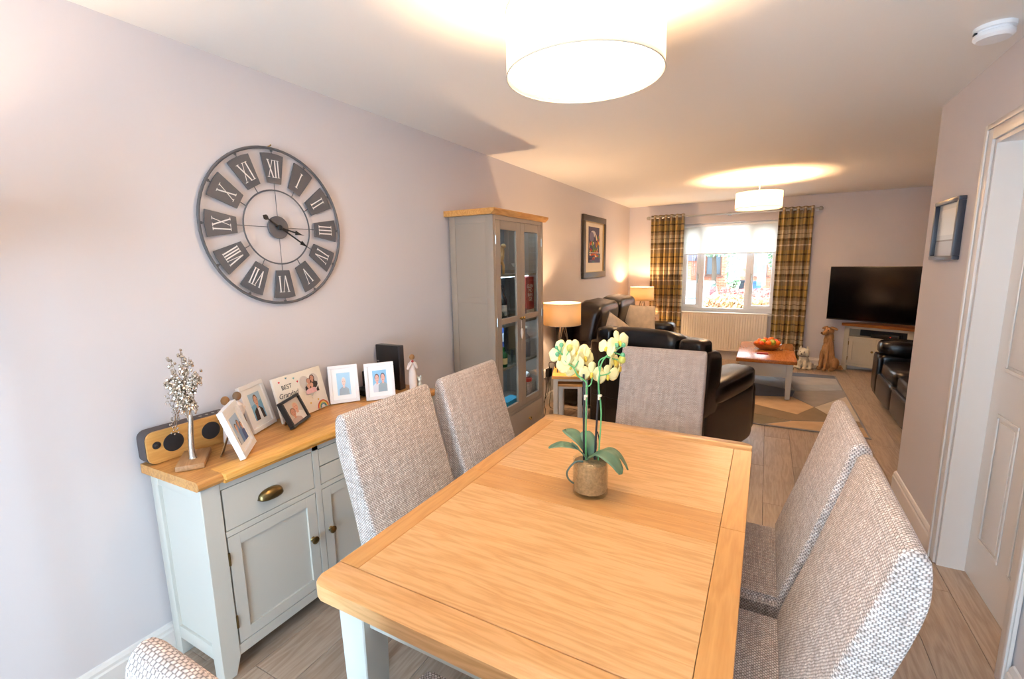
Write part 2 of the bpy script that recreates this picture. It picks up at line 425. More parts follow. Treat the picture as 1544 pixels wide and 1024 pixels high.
dr=structure(obj('door_1',bm,white_gloss,smooth=0))
wcol=(dy1-dy0)
def dpanel(y0,y1,z0,z1):
    bm=BM()
    for a,b,c,d in((y0,y1,z0,z0+.018),(y0,y1,z1-.018,z1),(y0,y0+.018,z0+.018,z1-.018),(y1-.018,y1,z0+.018,z1-.018)): box(bm,dx-.007,dx-.0003,a,b,c,d,.004,2)
    box(bm,dx-.005,dx-.0003,y0+.03,y1-.03,z0+.03,z1-.03,.004,2)
    obj('panel',bm,white_gloss,dr,smooth=30)
ym=(dy0+dy1)/2
for (z0,z1) in((.22,.84),(1.03,1.60),(1.70,1.92)):
    dpanel(dy0+.10,ym-.045,z0,z1); dpanel(ym+.045,dy1-.10,z0,z1)
bm=BM(); cyl(bm,.024,0,.008,(dx-.008,dy0+.055,1.0),axis='x'); tube(bm,[(dx-.006,dy0+.055,1.0),(dx-.045,dy0+.055,1.0),(dx-.05,dy0+.07,1.0),(dx-.05,dy0+.16,1.0)],.009)
obj('door_handle',bm,steel,dr)

# ---------------------------------------------------------------- window, blind, curtains, radiator
fy=D+.14
bm=BM()
for a,b,c,d in((WX0,WX1,WZ0,WZ0+.06),(WX0,WX1,WZ1-.06,WZ1),(WX0,WX0+.06,WZ0+.06,WZ1-.06),(WX1-.06,WX1,WZ0+.06,WZ1-.06),(1.105,1.165,WZ0+.06,WZ1-.06),(1.755,1.815,WZ0+.06,WZ1-.06)): box(bm,a,b,fy,fy+.07,c,d,.004,1)
wn=structure(obj('window_1',bm,upvc,smooth=30))
for a,b in((WX0+.06,1.105),(1.815,WX1-.06)):      # opening casements
    bm=BM()
    for p,q,c,d in((a,b,WZ0+.06,WZ0+.115),(a,b,WZ1-.115,WZ1-.06),(a,a+.05,WZ0+.115,WZ1-.115),(b-.05,b,WZ0+.115,WZ1-.115)): box(bm,p,q,fy-.012,fy+.05,c,d,.006,2)
    cs=obj('casement',bm,upvc,wn,smooth=30)
    bm=BM(); hx=b-.025 if a<1 else a+.025
    cbox(bm,(hx,fy-.017,1.28),(.02,.01,.07),.002); tube(bm,[(hx,fy-.02,1.29),(hx,fy-.045,1.29),(hx,fy-.048,1.275),(hx,fy-.048,1.18)],.007)
    obj('window_handle',bm,steel,cs)
for a,b in((WX0+.11,1.055),(1.165,1.755),(1.865,WX1-.11)):
    bm=BM(); box(bm,a,b,fy+.03,fy+.036,WZ0+.06,WZ1-.06); obj('pane',bm,glass,wn,smooth=0)
bm=BM(); box(bm,WX0-.03,WX1+.03,D-.035,fy,WZ0-.028,WZ0,.006)
structure(obj('trim_3',bm,white_gloss,smooth=30))
bl=thing('roller_blind','white roller blind lowered over the top of the front window','blind',(1.5,D+.08,2.06))
bm=BM(); box(bm,WX0+.01,WX1-.01,D+.085,D+.0865,1.635,2.05); obj('blind_cloth',bm,shademat('white_blind_cloth',(250,250,246),.62),bl,smooth=0)
bm=BM(); cyl(bm,.022,WX0+.008,WX1-.008,(0,D+.07,2.062),axis='x'); obj('roller_tube',bm,upvc,bl)
bm=BM(); box(bm,WX0+.01,WX1-.01,D+.079,D+.093,1.62,1.636,.004); obj('bottom_bar',bm,upvc,bl)
# curtain pole
ry,rz=D-.085,2.205
rod=thing('curtain_pole','slim steel curtain pole with ball finials above the front window','curtain pole',(1.48,ry,rz))
bm=BM(); cyl(bm,.013,.36,2.60,(0,ry,rz),axis='x'); obj('pole',bm,steel,rod)
for s,xx in((-1,.36),(1,2.60)):
    bm=BM(); ball(bm,(xx+s*.035,ry,rz),.028); cyl(bm,.016,min(xx,xx+s*.02),max(xx,xx+s*.02),(0,ry,rz),axis='x'); obj('finial',bm,steel,rod)
for xx in(.345,1.5,2.615):
    bm=BM(); box(bm,xx-.008,xx+.008,ry+.0135,D,rz-.008,rz+.008); cyl(bm,.025,D-.008,D,(xx,0,rz),axis='z') if 0 else cbox(bm,(xx,D-.004,rz),(.05,.008,.05),.002); obj('bracket',bm,steel,rod)
# tartan cloth
def tartan():
    m,N,L,p=newmat('tartan_curtain_cloth')
    uv=N.new('ShaderNodeUVMap'); uv.uv_map='UVMap'; sp=N.new('ShaderNodeSeparateXYZ'); L.new(uv.outputs[0],sp.inputs[0])
    def ramp(out,period,stops):
        d=N.new('ShaderNodeMath'); d.operation='DIVIDE'; d.inputs[1].default_value=period; L.new(out,d.inputs[0])
        f=N.new('ShaderNodeMath'); f.operation='FRACT'; L.new(d.outputs[0],f.inputs[0])
        r=N.new('ShaderNodeValToRGB'); L.new(f.outputs[0],r.inputs[0]); r.color_ramp.interpolation='CONSTANT'
        while len(r.color_ramp.elements)<len(stops): r.color_ramp.elements.new(.5)
        for e,(q,c) in zip(r.color_ramp.elements,stops): e.position=q; e.color=lin(c)
        return r
    mus=(178,148,84);bei=(202,188,158);dk=(82,64,46);tan=(156,136,106);lt=(230,218,192)
    rv=ramp(sp.outputs[1],.50,[(0,mus),(.16,dk),(.20,mus),(.30,tan),(.42,lt),(.46,tan),(.56,dk),(.63,bei),(.74,dk),(.76,bei),(.86,tan),(.95,dk)])
    ru=ramp(sp.outputs[0],.34,[(0,tan),(.14,dk),(.20,mus),(.36,lt),(.40,mus),(.52,bei),(.66,dk),(.70,bei),(.82,tan),(.9,dk),(.93,tan)])
    mx=N.new('ShaderNodeMix'); mx.data_type='RGBA'; mx.inputs[0].default_value=.34; L.new(rv.outputs[0],mx.inputs[6]); L.new(ru.outputs[0],mx.inputs[7])
    t=N.new('ShaderNodeBsdfTranslucent'); L.new(mx.outputs[2],t.inputs[0])
    ms=N.new('ShaderNodeMixShader'); ms.inputs[0].default_value=.15
    L.new(mx.outputs[2],p.inputs['Base Color']); p.inputs['Roughness'].default_value=.8; p.inputs['Specular IOR Level'].default_value=.2
    L.new(p.outputs[0],ms.inputs[1]); L.new(t.outputs[0],ms.inputs[2]); L.new(ms.outputs[0],N['Material Output'].inputs[0])
    return m
tart=tartan()
def curtain(x0,x1,label,nf,ztop=2.245,zbot=.10,seed=0):
    root=thing('curtain',label,'curtain',((x0+x1)/2,ry,zbot),group='tartan eyelet curtains')
    rnd=random.Random(seed); vs=[];fs=[];uvs=[]
    nx=nf*10+1; nz=24; cw=(x1-x0)*2.1
    for j in range(nz+1):
        z=ztop+(zbot-ztop)*j/nz; k=j/nz
        for i in range(nx):
            s=i/(nx-1); ph=s*nf*2*PI
            xx=x0+(x1-x0)*s+ .012*k*math.sin(ph*.5+seed)
            yy=ry+.050*math.sin(ph+.35*k*math.sin(s*9+seed))*(1-.12*k)
            vs.append((xx-(x0+x1)/2,yy-ry,z-zbot)); uvs.append((s*cw,z))
    for j in range(nz):
        for i in range(nx-1):
            a=j*nx+i; fs.append((a,a+1,a+nx+1,a+nx))
    c=meshobj('cloth',vs,fs,tart,root,smooth=80,uvs=uvs)
    md=c.modifiers.new('thick','SOLIDIFY'); md.thickness=.003
    for q in range(nf*2):       # eyelet rings where the pole passes through the cloth
        s=(q)/(nf*2); 
        if q==0: continue
        bm=BM(); xx=x0+(x1-x0)*s-(x0+x1)/2
        tube(bm,[(xx,.022*math.cos(a),rz-zbot+.022*math.sin(a)) for a in [2*PI*t/14 for t in range(14)]],.004,6,True)
        obj('eyelet',bm,steel,root,world=False)
curtain(.37,.872,'brown and mustard tartan curtain beside the corner lamp',6,seed=1)
curtain(2.14,2.56,'brown and mustard tartan curtain behind the coffee table and white dog ornament',5,seed=3)
# radiator
rd=thing('radiator','white ribbed panel radiator under the front window','radiator',(1.48,D-.06,.14))
bm=BM()
prof=[]; n=34; xa,xb=.893,2.085
for i in range(n):
    a=xa+(xb-xa)*i/n; w=(xb-xa)/n
    prof+=[(a,D-.098),(a+w*.12,D-.106),(a+w*.88,D-.106),(a+w*.99,D-.098)]
poly=prof+[(xb,D-.09),(xa,D-.09)]
prism(bm,[(p[0],p[1]) for p in poly],.17,.72,'z')
obj('ribbed_panel',bm,M('radiator_enamel',(238,228,212),.4),rd,smooth=25)
bm=BM(); box(bm,xa-.008,xb+.008,D-.11,D-.04,.72,.735,.004); box(bm,xa-.008,xa,D-.11,D-.04,.15,.72,.003); box(bm,xb,xb+.008,D-.11,D-.04,.15,.72,.003); box(bm,xa,xb,D-.108,D-.09,.15,.17,.004)
obj('casing',bm,MATS['radiator_enamel'],rd)
for xx in(1.1,1.85):
    bm=BM(); box(bm,xx-.02,xx+.02,D-.09,D-.001,.3,.6); obj('bracket',bm,steel,rd)
for xx in(xa-.005,xb+.03):
    bm=BM(); tube(bm,[(xx,D-.07,0),(xx,D-.07,.18),(xx+(.01 if xx<1 else -.03),D-.07,.19)],.008); obj('pipe',bm,steel,rd)

# ---------------------------------------------------------------- pendant lamps
def pendant(label,x,y,power):
    r=.228; z0,z1=2.075,2.245
    t=thing('pendant_lamp',label,'ceiling lamp',(x,y,2.4),group='drum pendant lamps')
    bm=BM(); lathe(bm,[(r,z0),(r,z1)],48,(x,y,0)); 
    for f in [f for f in bm.faces if len(f.verts)>4]: bm.faces.remove(f)
    s=obj('lamp_shade',bm,pend_m,t); md=s.modifiers.new('t','SOLIDIFY'); md.thickness=.0016
    for zz in(z0,z1):
        bm=BM(); tube(bm,[(x+r*math.cos(a),y+r*math.sin(a),zz) for a in [2*PI*i/48 for i in range(48)]],.0022,6,True)
        obj('rim',bm,M('shade_rim',(196,186,168),.5),t)
    bm=BM(); cyl(bm,r-.006,z0+.012,z0+.015,(x,y,0),48); obj('diffuser',bm,diffm,t,smooth=30)
    bm=BM(); cyl(bm,.004,2.25,2.372,(x,y,0),8); obj('flex',bm,upvc,t)
    bm=BM(); lathe(bm,[(.0,2.372),(.03,2.374),(.05,2.39),(.05,2.4)],24,(x,y,0)); obj('ceiling_rose',bm,upvc,t)
    bm=BM(); cyl(bm,.02,2.19,2.25,(x,y,0),14)
    for k in range(3):
        a=2*PI*k/3; tube(bm,[(x,y,2.242),(x+(r-.002)*math.cos(a),y+(r-.002)*math.sin(a),2.242)],.0025,6)
    obj('spider',bm,upvc,t)
    bm=BM(); ball(bm,(x,y,2.155),.02); obj('bulb',bm,bulb_m,t)
    light('pendant_glow','POINT',(x,y,2.155),power,WARM if y<3 else (1,.61,.31),.035)
pendant('white drum pendant lamp hanging over the dining table',1.535,1.40,66)
pendant('white drum pendant lamp hanging over the coffee table in the lounge',1.915,5.86,150)
# smoke alarm
sa=thing('smoke_alarm','round white smoke alarm on the ceiling near the door','alarm',(2.752,2.60,2.4))
bm=BM(); lathe(bm,[(.062,2.4),(.062,2.386),(.052,2.384),(.052,2.378),(.06,2.374),(.06,2.362),(.05,2.352),(0,2.350)],32,(2.752,2.60,0)); obj('housing',bm,upvc,sa)
bm=BM(); cbox(bm,(2.70,2.60,2.381),(.016,.02,.008),.002); obj('vent',bm,blackp,sa)

# ---------------------------------------------------------------- wall clock
cl=thing('wall_clock','large open metal wall clock with dark Roman numeral plates above the sideboard','clock',(0,1.436,1.72))
CR=.352; MC=ROOTM[cl]
def cp(r,deg,x=.018):           # clock face: angle clockwise from 12, seen from the room (y runs to the right)
    a=math.radians(deg); return (x,r*math.sin(a),r*math.cos(a))
for rr,w,nm in((CR,.0065,'outer_ring'),(.168,.0035,'inner_ring')):
    bm=BM(); P=[cp(rr,360*i/72) for i in range(72)]; tube(bm,P,w,8,True); obj(nm,bm,darkgrey,cl,world=False)
for k in range(4):
    bm=BM(); tube(bm,[cp(.05,90*k),cp(.192,90*k)],.0018,6); obj('spoke',bm,darkgrey,cl,world=False)
def strokes(s):
    """Roman numeral as bars (x0,z0,x1,z1,width) on a unit-height baseline, returned with its total width"""
    out=[];x=0
    for ch in s:
        if ch=='I': out+=[(x+.11,0,x+.11,1,.11),(x,.02,x+.22,.02,.045),(x,.98,x+.22,.98,.045)]; x+=.27
        elif ch=='V': out+=[(x+.08,1,x+.30,0,.11),(x+.52,1,x+.30,0,.05),(x-.02,.98,x+.2,.98,.045),(x+.42,.98,x+.62,.98,.045)]; x+=.64
        else: out+=[(x+.08,1,x+.52,0,.11),(x+.52,1,x+.08,0,.05),(x-.02,.98,x+.2,.98,.045),(x+.42,.98,x+.62,.98,.045),(x-.02,.02,x+.2,.02,.045),(x+.42,.02,x+.62,.02,.045)]; x+=.64
    return out,x-.05
num_m=M('numeral_white',(236,232,228),.6)
for k,s in enumerate(['XII','I','II','III','IV','V','VI','VII','VIII','IX','X','XI']):
    deg=30*k; bm=BM()
    ri,ro,hi,ho=.198,.325,.034,.056
    def loc(u,v,x): # u tangential, v radial
        a=math.radians(deg); return (x,v*math.sin(a)+u*math.cos(a),v*math.cos(a)-u*math.sin(a))
    outl=[(-hi,ri),(hi,ri)]+[(ho*(1-2*t/6),ro+.006*(1-(1-2*t/6)**2)) for t in range(7)]
    A=[bm.verts.new(loc(u,v,.015)) for u,v in outl]; B=[bm.verts.new(loc(u,v,.021)) for u,v in outl]; n=len(outl)
    bm.faces.new(A);bm.faces.new(B[::-1])
    for i in range(n): bm.faces.new((A[i],A[(i+1)%n],B[(i+1)%n],B[i]))
    pl=obj('numeral_plate',bm,darkgrey,cl,world=False,smooth=0)
    st,wd=strokes(s); hgt=.078; sx=min(.060/wd,.064)
    bm=BM()
    for (xa,za,xb,zb,w) in st:
        p0=Vector(((xa-wd/2)*sx,ri+.026+za*hgt)); p1=Vector(((xb-wd/2)*sx,ri+.026+zb*hgt)); d=(p1-p0).normalized(); nn=Vector((-d.y,d.x))*w*.024
        q=[p0-nn,p1-nn,p1+nn,p0+nn]
        A=[bm.verts.new(loc(v.x,v.y,.0212)) for v in q]; B=[bm.verts.new(loc(v.x,v.y,.0222)) for v in q]
        bm.faces.new(A);bm.faces.new(B[::-1])
        for i in range(4): bm.faces.new((A[i],A[(i+1)%4],B[(i+1)%4],B[i]))
    obj('numeral',bm,num_m,pl,world=False,smooth=0)
    bm=BM(); tube(bm,[loc(0,ro+.002,.018),loc(0,CR,.018)],.0022,6); lathe(bm,[(.006,.016),(.006,.020)],10,loc(0,ro+.018,0),'x')
    obj('link',bm,darkgrey,cl,world=False)
    bm=BM(); tube(bm,[loc(0,.168,.018),loc(0,ri,.018)],.002,6); obj('inner_link',bm,darkgrey,cl,world=False)
bm=BM(); cyl(bm,.052,.010,.022,n=32,axis='x',bev=.002); obj('hub',bm,darkgrey,cl,world=False)
def hand(deg,l,tail,x):
    bm=BM(); a=math.radians(deg)
    def loc(u,v): return (v*math.sin(a)+u*math.cos(a),v*math.cos(a)-u*math.sin(a))
    w=.0035; o=[(-w,-tail+.03),(-.011,-tail+.022),(-.012,-tail+.012),(0,-tail),(.012,-tail+.012),(.011,-tail+.022),(w,-tail+.03)] if tail>.03 else [(-w,-tail),(w,-tail)]
    o+=[(w,l-.05),(.011,l-.05),(.003,l-.02),(0,l),(-.003,l-.02),(-.011,l-.05),(-w,l-.05)]
    q=[loc(u,v) for u,v in o]; prism(bm,q,x,x+.002,'x'); obj('clock_hand',bm,black,cl,world=False,smooth=0)
hand(104,.135,.02,.025); hand(122,.175,.095,.029)
bm=BM(); cyl(bm,.012,.02,.035,n=16,axis='x',bev=.003); obj('boss',bm,black,cl,world=False)
bm=BM(); tube(bm,[(0,0,CR+.012),(.012,0,CR+.012),(.02,0,CR+.016)],.003); obj('wall_hook',bm,brass_b,cl,world=False)

# ---------------------------------------------------------------- sideboard
sb=thing('sideboard','grey painted sideboard with oak top standing under the clock','sideboard',(.2,1.443,0))
y0,y1=.792,2.094; xf=.362; xb=.022; SZ=.812
bm=BM()      # carcass: back, side panels, bottom, front rails and stiles
box(bm,xb,xb+.012,y0+.03,y1-.03,.09,.77); box(bm,xb,xf-.03,y0+.03,y1-.03,.09,.105)
for ya,yb in((y0+.012,y0+.026),(y1-.026,y1-.012)): box(bm,xb+.04,xf-.045,ya,yb,.10,.77)
for ya,yb in((y0+.002,y0+.026),(y1-.026,y1-.002)):
    box(bm,xb+.045,xf-.055,ya,yb,.075,.13,.003); box(bm,xb+.045,xf-.055,ya,yb,.73,.773,.003)
d0,d1,d2,d3=.862,1.249,1.279,1.607; d4,d5=1.637,2.024
for a,b in((d1,d2),(d3,d4)): box(bm,xf-.022,xf,a,b,.075,.773,.0006,1)
for a,b in((.07,.112),(.745,.773)): box(bm,xf-.022,xf,y0+.066,y1-.066,a,b,.0006,1)
for a,b in((d0,d1),(d2,d3),(d4,d5)): box(bm,xf-.022,xf,a,b,.556,.578,.0006,1)
obj('carcass',bm,sage,sb)
for ya in(y0,y1-.068):      # corner posts, the foot cut in below the rail
    s=1 if ya==y0 else -1; a,b=ya,ya+.068; inn=.022
    bm=BM(); 
    poly=[(a,.773),(b,.773),(b,.07),(b-inn if s>0 else b,0),(a if s>0 else a+inn,0),(a,.07)]
    prism(bm,poly,xf-.058,xf+.002,'x',.003,1); obj('leg',bm,sage,sb)
    bm=BM(); box(bm,xb,xb+.05,a if s>0 else b-.05,a+.05 if s>0 else b,0,.773,.003); obj('leg',bm,sage,sb)
bm=BM(); ya,yb=.772,2.114
prism(bm,[(xb-.012,SZ-.036),(.372,SZ-.036),(.382,SZ-.030),(.386,SZ-.020),(.384,SZ-.008),(.374,SZ),(xb-.012,SZ)],ya,yb,'y')
for v in bm.verts:
    if v.co.x>.37: v.co.y+= .008 if v.co.y<1 else -.008
bm.normal_update(); t_=obj('worktop',bm,oak,sb,smooth=30)
bm=BM(); box(bm,.30,.402,.865,2.02,SZ-.022,SZ+.0012,.003); obj('worktop_front_board',bm,wood('oak_light_y',(232,176,96),(204,142,66),'y',rough=.36),t_)
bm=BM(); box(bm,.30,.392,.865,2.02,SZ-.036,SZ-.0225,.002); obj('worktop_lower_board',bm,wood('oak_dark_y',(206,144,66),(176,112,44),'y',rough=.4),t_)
def cup(x,y,z,parent,s=1):
    bm=BM(); n=16; rows=[]
    for i in range(n+1):
        u=-1+2*i/n; k=math.sqrt(max(0,1-abs(u)**2.4)); row=[]
        for j in range(9):
            v=j/8*PI*.56; row.append(bm.verts.new((x+.030*s*math.sin(v)*k,y+.054*s*u,z+.034*s*k*math.cos(v)-.010)))
        rows.append(row)
    for a,b in zip(rows,rows[1:]):
        for j in range(8): bm.faces.new((a[j],a[j+1],b[j+1],b[j]))
    bmesh.ops.remove_doubles(bm,verts=bm.verts,dist=1e-5)
    h=obj('cup_handle',bm,brass,parent,smooth=70); md=h.modifiers.new('t','SOLIDIFY'); md.thickness=.002
    return h
def knob(x,y,z,parent,mat=brass,s=1,axis='x',neg=False,name='knob',world=True):
    bm=BM(); pr=[(.011*s,0),(.009*s,.003*s),(.006*s,.006*s),(.006*s,.013*s),(.015*s,.015*s),(.017*s,.019*s),(.0165*s,.023*s),(.012*s,.0265*s),(0,.0275*s)]
    if neg: pr=[(r,-z_) for r,z_ in pr]
    lathe(bm,pr,18,(x,y,z),axis); return obj(name,bm,mat,parent,world=world)
def shaker(root,name,x,ya,yb,za,zb,mat,st=.048,th=.02):
    bm=BM(); g=.0032
    for a,b,c,d in((ya+g,ya+st,za+g,zb-g),(yb-st,yb-g,za+g,zb-g),(ya+st,yb-st,za+g,za+st),(ya+st,yb-st,zb-st,zb-g)): box(bm,x-th,x,a,b,c,d,.0006,1)
    box(bm,x-th+.003,x-.009,ya+st-.005,yb-st+.005,za+st-.005,zb-st+.005)
    return obj(name,bm,mat,root)
for a,b in((d0,d1),(d4,d5)):
    bm=BM(); box(bm,xf-.02,xf-.001,a+.0032,b-.0032,.581,.7418,.0006,1); dw=obj('drawer',bm,sage,sb); cup(xf,(a+b)/2-.012,.652,dw)
for c,d in((.580,.660),(.664,.743)):
    bm=BM(); box(bm,xf-.02,xf-.001,d2+.0032,d3-.0032,c+.0008,d-.0008,.0006,1); dw=obj('drawer',bm,sage,sb); knob(xf-.001,(d2+d3)/2,(c+d)/2,dw)
for a,b,ky,hy in((d0,d1,d1-.035,d0),(d2,d3,d2+.03,d3),(d4,d5,d4+.035,d5)):
    dd=shaker(sb,'door',xf-.001,a,b,.112,.556,sage); knob(xf-.001,ky,.352,dd)
    for hz in(.21,.47):
        bm=BM(); cyl(bm,.0045,hz-.025,hz+.025,(xf+.001,hy,0),8); obj('hinge',bm,brass,dd)

# ---------------------------------------------------------------- dining table
tb=thing('dining_table','oak topped extending dining table with pale grey painted legs','table',(1.573,1.372,0))
x0,x1,y0,y1,tz=1.108,2.037,.655,2.092,.775; rw=.066
def board(a,b,c,d,mat,round_=None,name='table_board',lift=0):
    bm=BM(); g=.0006
    poly=[(a+g,c+g),(b-g,c+g),(b-g,d-g),(a+g,d-g)]
    if round_ is not None:
        p=[]
        for i,(px,py) in enumerate(poly):
            if i in round_:
                r=.035; sx=1 if px<1.5 else -1; sy=1 if py<1.3 else -1
                arc=[(px+sx*(r-r*math.cos(t)),py+sy*(r-r*math.sin(t))) for t in [PI/2*k/6 for k in range(7)]]
                if (sx*sy)>0: arc=arc[::-1] if False else arc
                q0=poly[i-1]; 
                if (Vector(arc[0])-Vector(q0)).length>(Vector(arc[-1])-Vector(q0)).length: arc=arc[::-1]
                p+=arc
            else: p.append((px,py))
        poly=p
    prism(bm,poly,tz-.040,tz-.0008+lift,'z',.004 if round_ is not None else .0012,2 if round_ is not None else 1)
    return obj(name,bm,mat,tb,smooth=30)
oak_t=wood('oak_table_x',(224,176,122),(202,150,94),'x',rough=.3,grain=.6,randcol=.03)
oak_ty=wood('oak_table_y',(214,160,98),(194,138,78),'y',rough=.32,grain=.4,randcol=.03)
ysp=1.364
for ra,rb in((y0+.093,ysp),(ysp,y1-.093)):
    board(x0,x0+rw,ra,rb,oak_ty); board(x1-rw,x1,ra,rb,oak_ty)
board(x0,x1,y0,y0+.093,oak_t,(0,1)); board(x0,x1,y1-.093,y1,oak_t,(2,3))
oak_c=wood('oak_table_cross',(214,160,100),(194,138,80),'x',rough=.32,grain=.4,randcol=.03)
board(x0+rw,x1-rw,ysp-.092,ysp,oak_c); board(x0+rw,x1-rw,ysp,ysp+.08,oak_c)
board(x0+rw,x1-rw,y0+.093,ysp-.092,oak_t,name='table_panel'); board(x0+rw,x1-rw,ysp+.08,y1-.093,oak_t,name='table_panel')
tpaint=M('table_leg_paint',(200,203,197),.42,spec=.4)
ins=.042
for lx in(x0+ins+.0425,x1-ins-.0425):
    for ly in(y0+ins+.0425,y1-ins-.0425):
        bm=BM(); taper(bm,(lx,ly),0,tz-.0405,.062,.085,.003); obj('leg',bm,tpaint,tb)
bm=BM(); a=x0+ins+.085;b=x1-ins-.085;c=y0+ins+.085;d=y1-ins-.085
for q in((a,b,y0+ins+.02,y0+ins+.042),(a,b,y1-ins-.042,y1-ins-.02)): box(bm,*q,tz-.125,tz-.0405,.002)
for q in((x0+ins+.02,x0+ins+.042,c,d),(x1-ins-.042,x1-ins-.02,c,d)): box(bm,*q,tz-.125,tz-.0405,.002)
obj('apron',bm,tpaint,tb)

# ---------------------------------------------------------------- dining chairs
def chair():
    t=thing('dining_chair','x','chair'); w=.475
    inner=[(.005,.50),(-.024,.60),(-.055,.70),(-.092,.83),(-.120,.93),(-.137,.995)]
    outer=[(-.192,.985),(-.193,.93),(-.180,.86),(-.156,.77),(-.128,.66),(-.108,.56),(-.098,.47),(-.095,.40)]
    top=[(-.142,1.014),(-.152,1.027),(-.165,1.030),(-.178,1.024),(-.188,1.008)]
    ip=[(p.x,p.y) for p in smoothpts([(a,b,0) for a,b in inner],4)]; op=[(p.x,p.y) for p in smoothpts([(a,b,0) for a,b in outer],4)]
    poly=[(0.0,.40)]+ip+top+op
    bm=BM(); prism(bm,poly,-w/2,w/2,'x')
    bm.normal_update(); rim=[e for e in bm.edges if any(len(f.verts)>6 for f in e.link_faces)]
    bmesh.ops.bevel(bm,geom=rim,offset=.013,segments=3,affect='EDGES',profile=.5)
    obj('backrest',bm,tweed,t,world=False,smooth=50,uv=True)
    bm=BM(); box(bm,-w/2+.001,w/2-.001,-.06,.42,.40,.488); 
    bmesh.ops.bevel(bm,geom=list(bm.edges),offset=.02,segments=3,affect='EDGES'); obj('seat',bm,tweed,t,world=False,smooth=50,uv=True)
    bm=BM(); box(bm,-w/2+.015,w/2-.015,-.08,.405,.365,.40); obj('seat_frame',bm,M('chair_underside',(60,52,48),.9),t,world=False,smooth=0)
    for sx in(-1,1):
        bm=BM(); taper(bm,(sx*.19,.375),0,.366,.032,.042); obj('leg',bm,oak_z,t,world=False)
        bm=BM(); vs=[]
        for zz,yy,s in((0,-.12,.032),(.366,-.045,.042)):
            for a,b in((-1,-1),(1,-1),(1,1),(-1,1)): vs.append(bm.verts.new((sx*.19+a*s/2,yy+b*s/2,zz)))
        bm.faces.new(vs[3::-1]);bm.faces.new(vs[4:])
        for i in range(4): bm.faces.new((vs[i],vs[(i+1)%4],vs[4+(i+1)%4],vs[4+i]))
        obj('leg',bm,oak_z,t,world=False,smooth=0)
    return t
c0=chair()
for i,(x,y,r,lab) in enumerate([(.945,1.290,-90,'woven oatmeal dining chair in front of the sideboard, nearer the clock wall corner of the table'),
    (.945,1.848,-90,'woven oatmeal dining chair between the table and the tall glazed cabinet'),
    (1.542,2.585,180,'woven oatmeal dining chair at the far table end, backed by the dark armchair'),
    (2.140,1.748,90,'woven oatmeal dining chair on the door side, the farther of the two'),
    (2.140,1.212,90,'woven oatmeal dining chair on the door side, the nearer of the two'),
    (1.548,.412,0,'woven oatmeal dining chair at the near table end, only its top edge showing')]):
    o=c0 if i==0 else copytree(c0)
    o.location=(x,y,0); o.rotation_euler=(0,0,math.radians(r)); o['label']=lab; o['group']='dining chairs around the oak table'
c0['label']='woven oatmeal dining chair in front of the sideboard, closest to the photo frames'

# ---------------------------------------------------------------- orchid in a glass pot
OC=Vector((1.570,1.392,.775)); R_=Vector((.8769,.4807,0)); N_=Vector((.4807,-.8769,0))   # sideways and towards the room's near end
orx=thing('potted_orchid','pale yellow orchid in a moss filled glass pot on the dining table','plant',tuple(OC))
def op(a,z,d=0): v=R_*a+N_*d; return (v.x,v.y,z)
bm=BM(); lathe(bm,[(0,.0),(.056,0),(.058,.003),(.058,.118),(.0565,.119),(.055,.118),(.055,.012),(0,.012)],40)
obj('glass_pot',bm,thinglass('pot_glass',(.97,.98,.97),gl=1.6),orx,world=False)
moss=M('dry_moss',(190,152,106),.95,var=.6,vs=110,bump=1,bs=160)
bm=BM(); lathe(bm,[(0,.013),(.0535,.013),(.0540,.05),(.0535,.108),(.04,.113),(0,.116)],40); obj('moss',bm,moss,orx,world=False)
leafm=M('orchid_leaf',(104,136,108),.42,var=.15,vs=30); stemm=M('orchid_stem',(104,176,110),.5); stick_m=M('dark_cane',(46,40,42),.6); rootm=M('aerial_root',(96,112,100),.6)
petm=M('orchid_petal',(250,236,172),.6,var=.03,vs=40); lipm=M('orchid_lip',(236,196,70),.6); budm=M('orchid_bud',(112,178,128),.5); budy=M('yellow_bud',(206,196,96),.5)
def leaf(pts,w):
    w*=1.35; P=smoothpts(pts,5); bm=BM(); rows=[]; n=len(P)-1
    for i,p in enumerate(P):
        t=(P[min(i+1,n)]-P[max(i-1,0)]).normalized(); side=t.cross(Vector((0,0,1)))
        if side.length<.1: side=R_.copy()
        side.normalize(); k=i/n; ww=w*math.sin(PI*min(1,(k*.86+.08)))**.7*(.55+.6*k)*(1 if k<.98 else .1)
        up=side.cross(t)
        rows.append([bm.verts.new(p+side*ww*s+up*(.12*w*abs(s))) for s in(-1,-.5,0,.5,1)])
    for a,b in zip(rows,rows[1:]):
        for j in range(4): bm.faces.new((a[j],a[j+1],b[j+1],b[j]))
    o=obj('leaf',bm,leafm,orx,world=False,smooth=60); md=o.modifiers.new('t','SOLIDIFY'); md.thickness=.0016
leaf([op(-.01,.116),op(-.05,.160,.01),op(-.10,.172,.01),op(-.138,.158,.0)],.021)
leaf([op(-.005,.118,-.01),op(-.03,.165,-.03),op(-.055,.185,-.06),op(-.07,.186,-.09)],.024)
leaf([op(-.015,.118),op(-.035,.145,.01),op(-.052,.165,.01),op(-.066,.178,.012)],.013)
leaf([op(.005,.118,-.01),op(.004,.150,-.02),op(-.004,.175,-.04),op(-.012,.19,-.06)],.022)
leaf([op(-.012,.118,.01),op(.025,.148,.03),op(.06,.135,.055),op(.085,.095,.07)],.031)
leaf([op(.02,.118,-.01),op(.06,.142,-.005),op(.095,.125,0),op(.122,.078,.005)],.024)
for P,r in(([op(-.025,.405),op(-.022,.10)],.0034),([op(.025,.40),op(.013,.10)],.0034)):
    bm=BM(); tube(bm,P,r,8); obj('support_cane',bm,stick_m,orx,world=False)
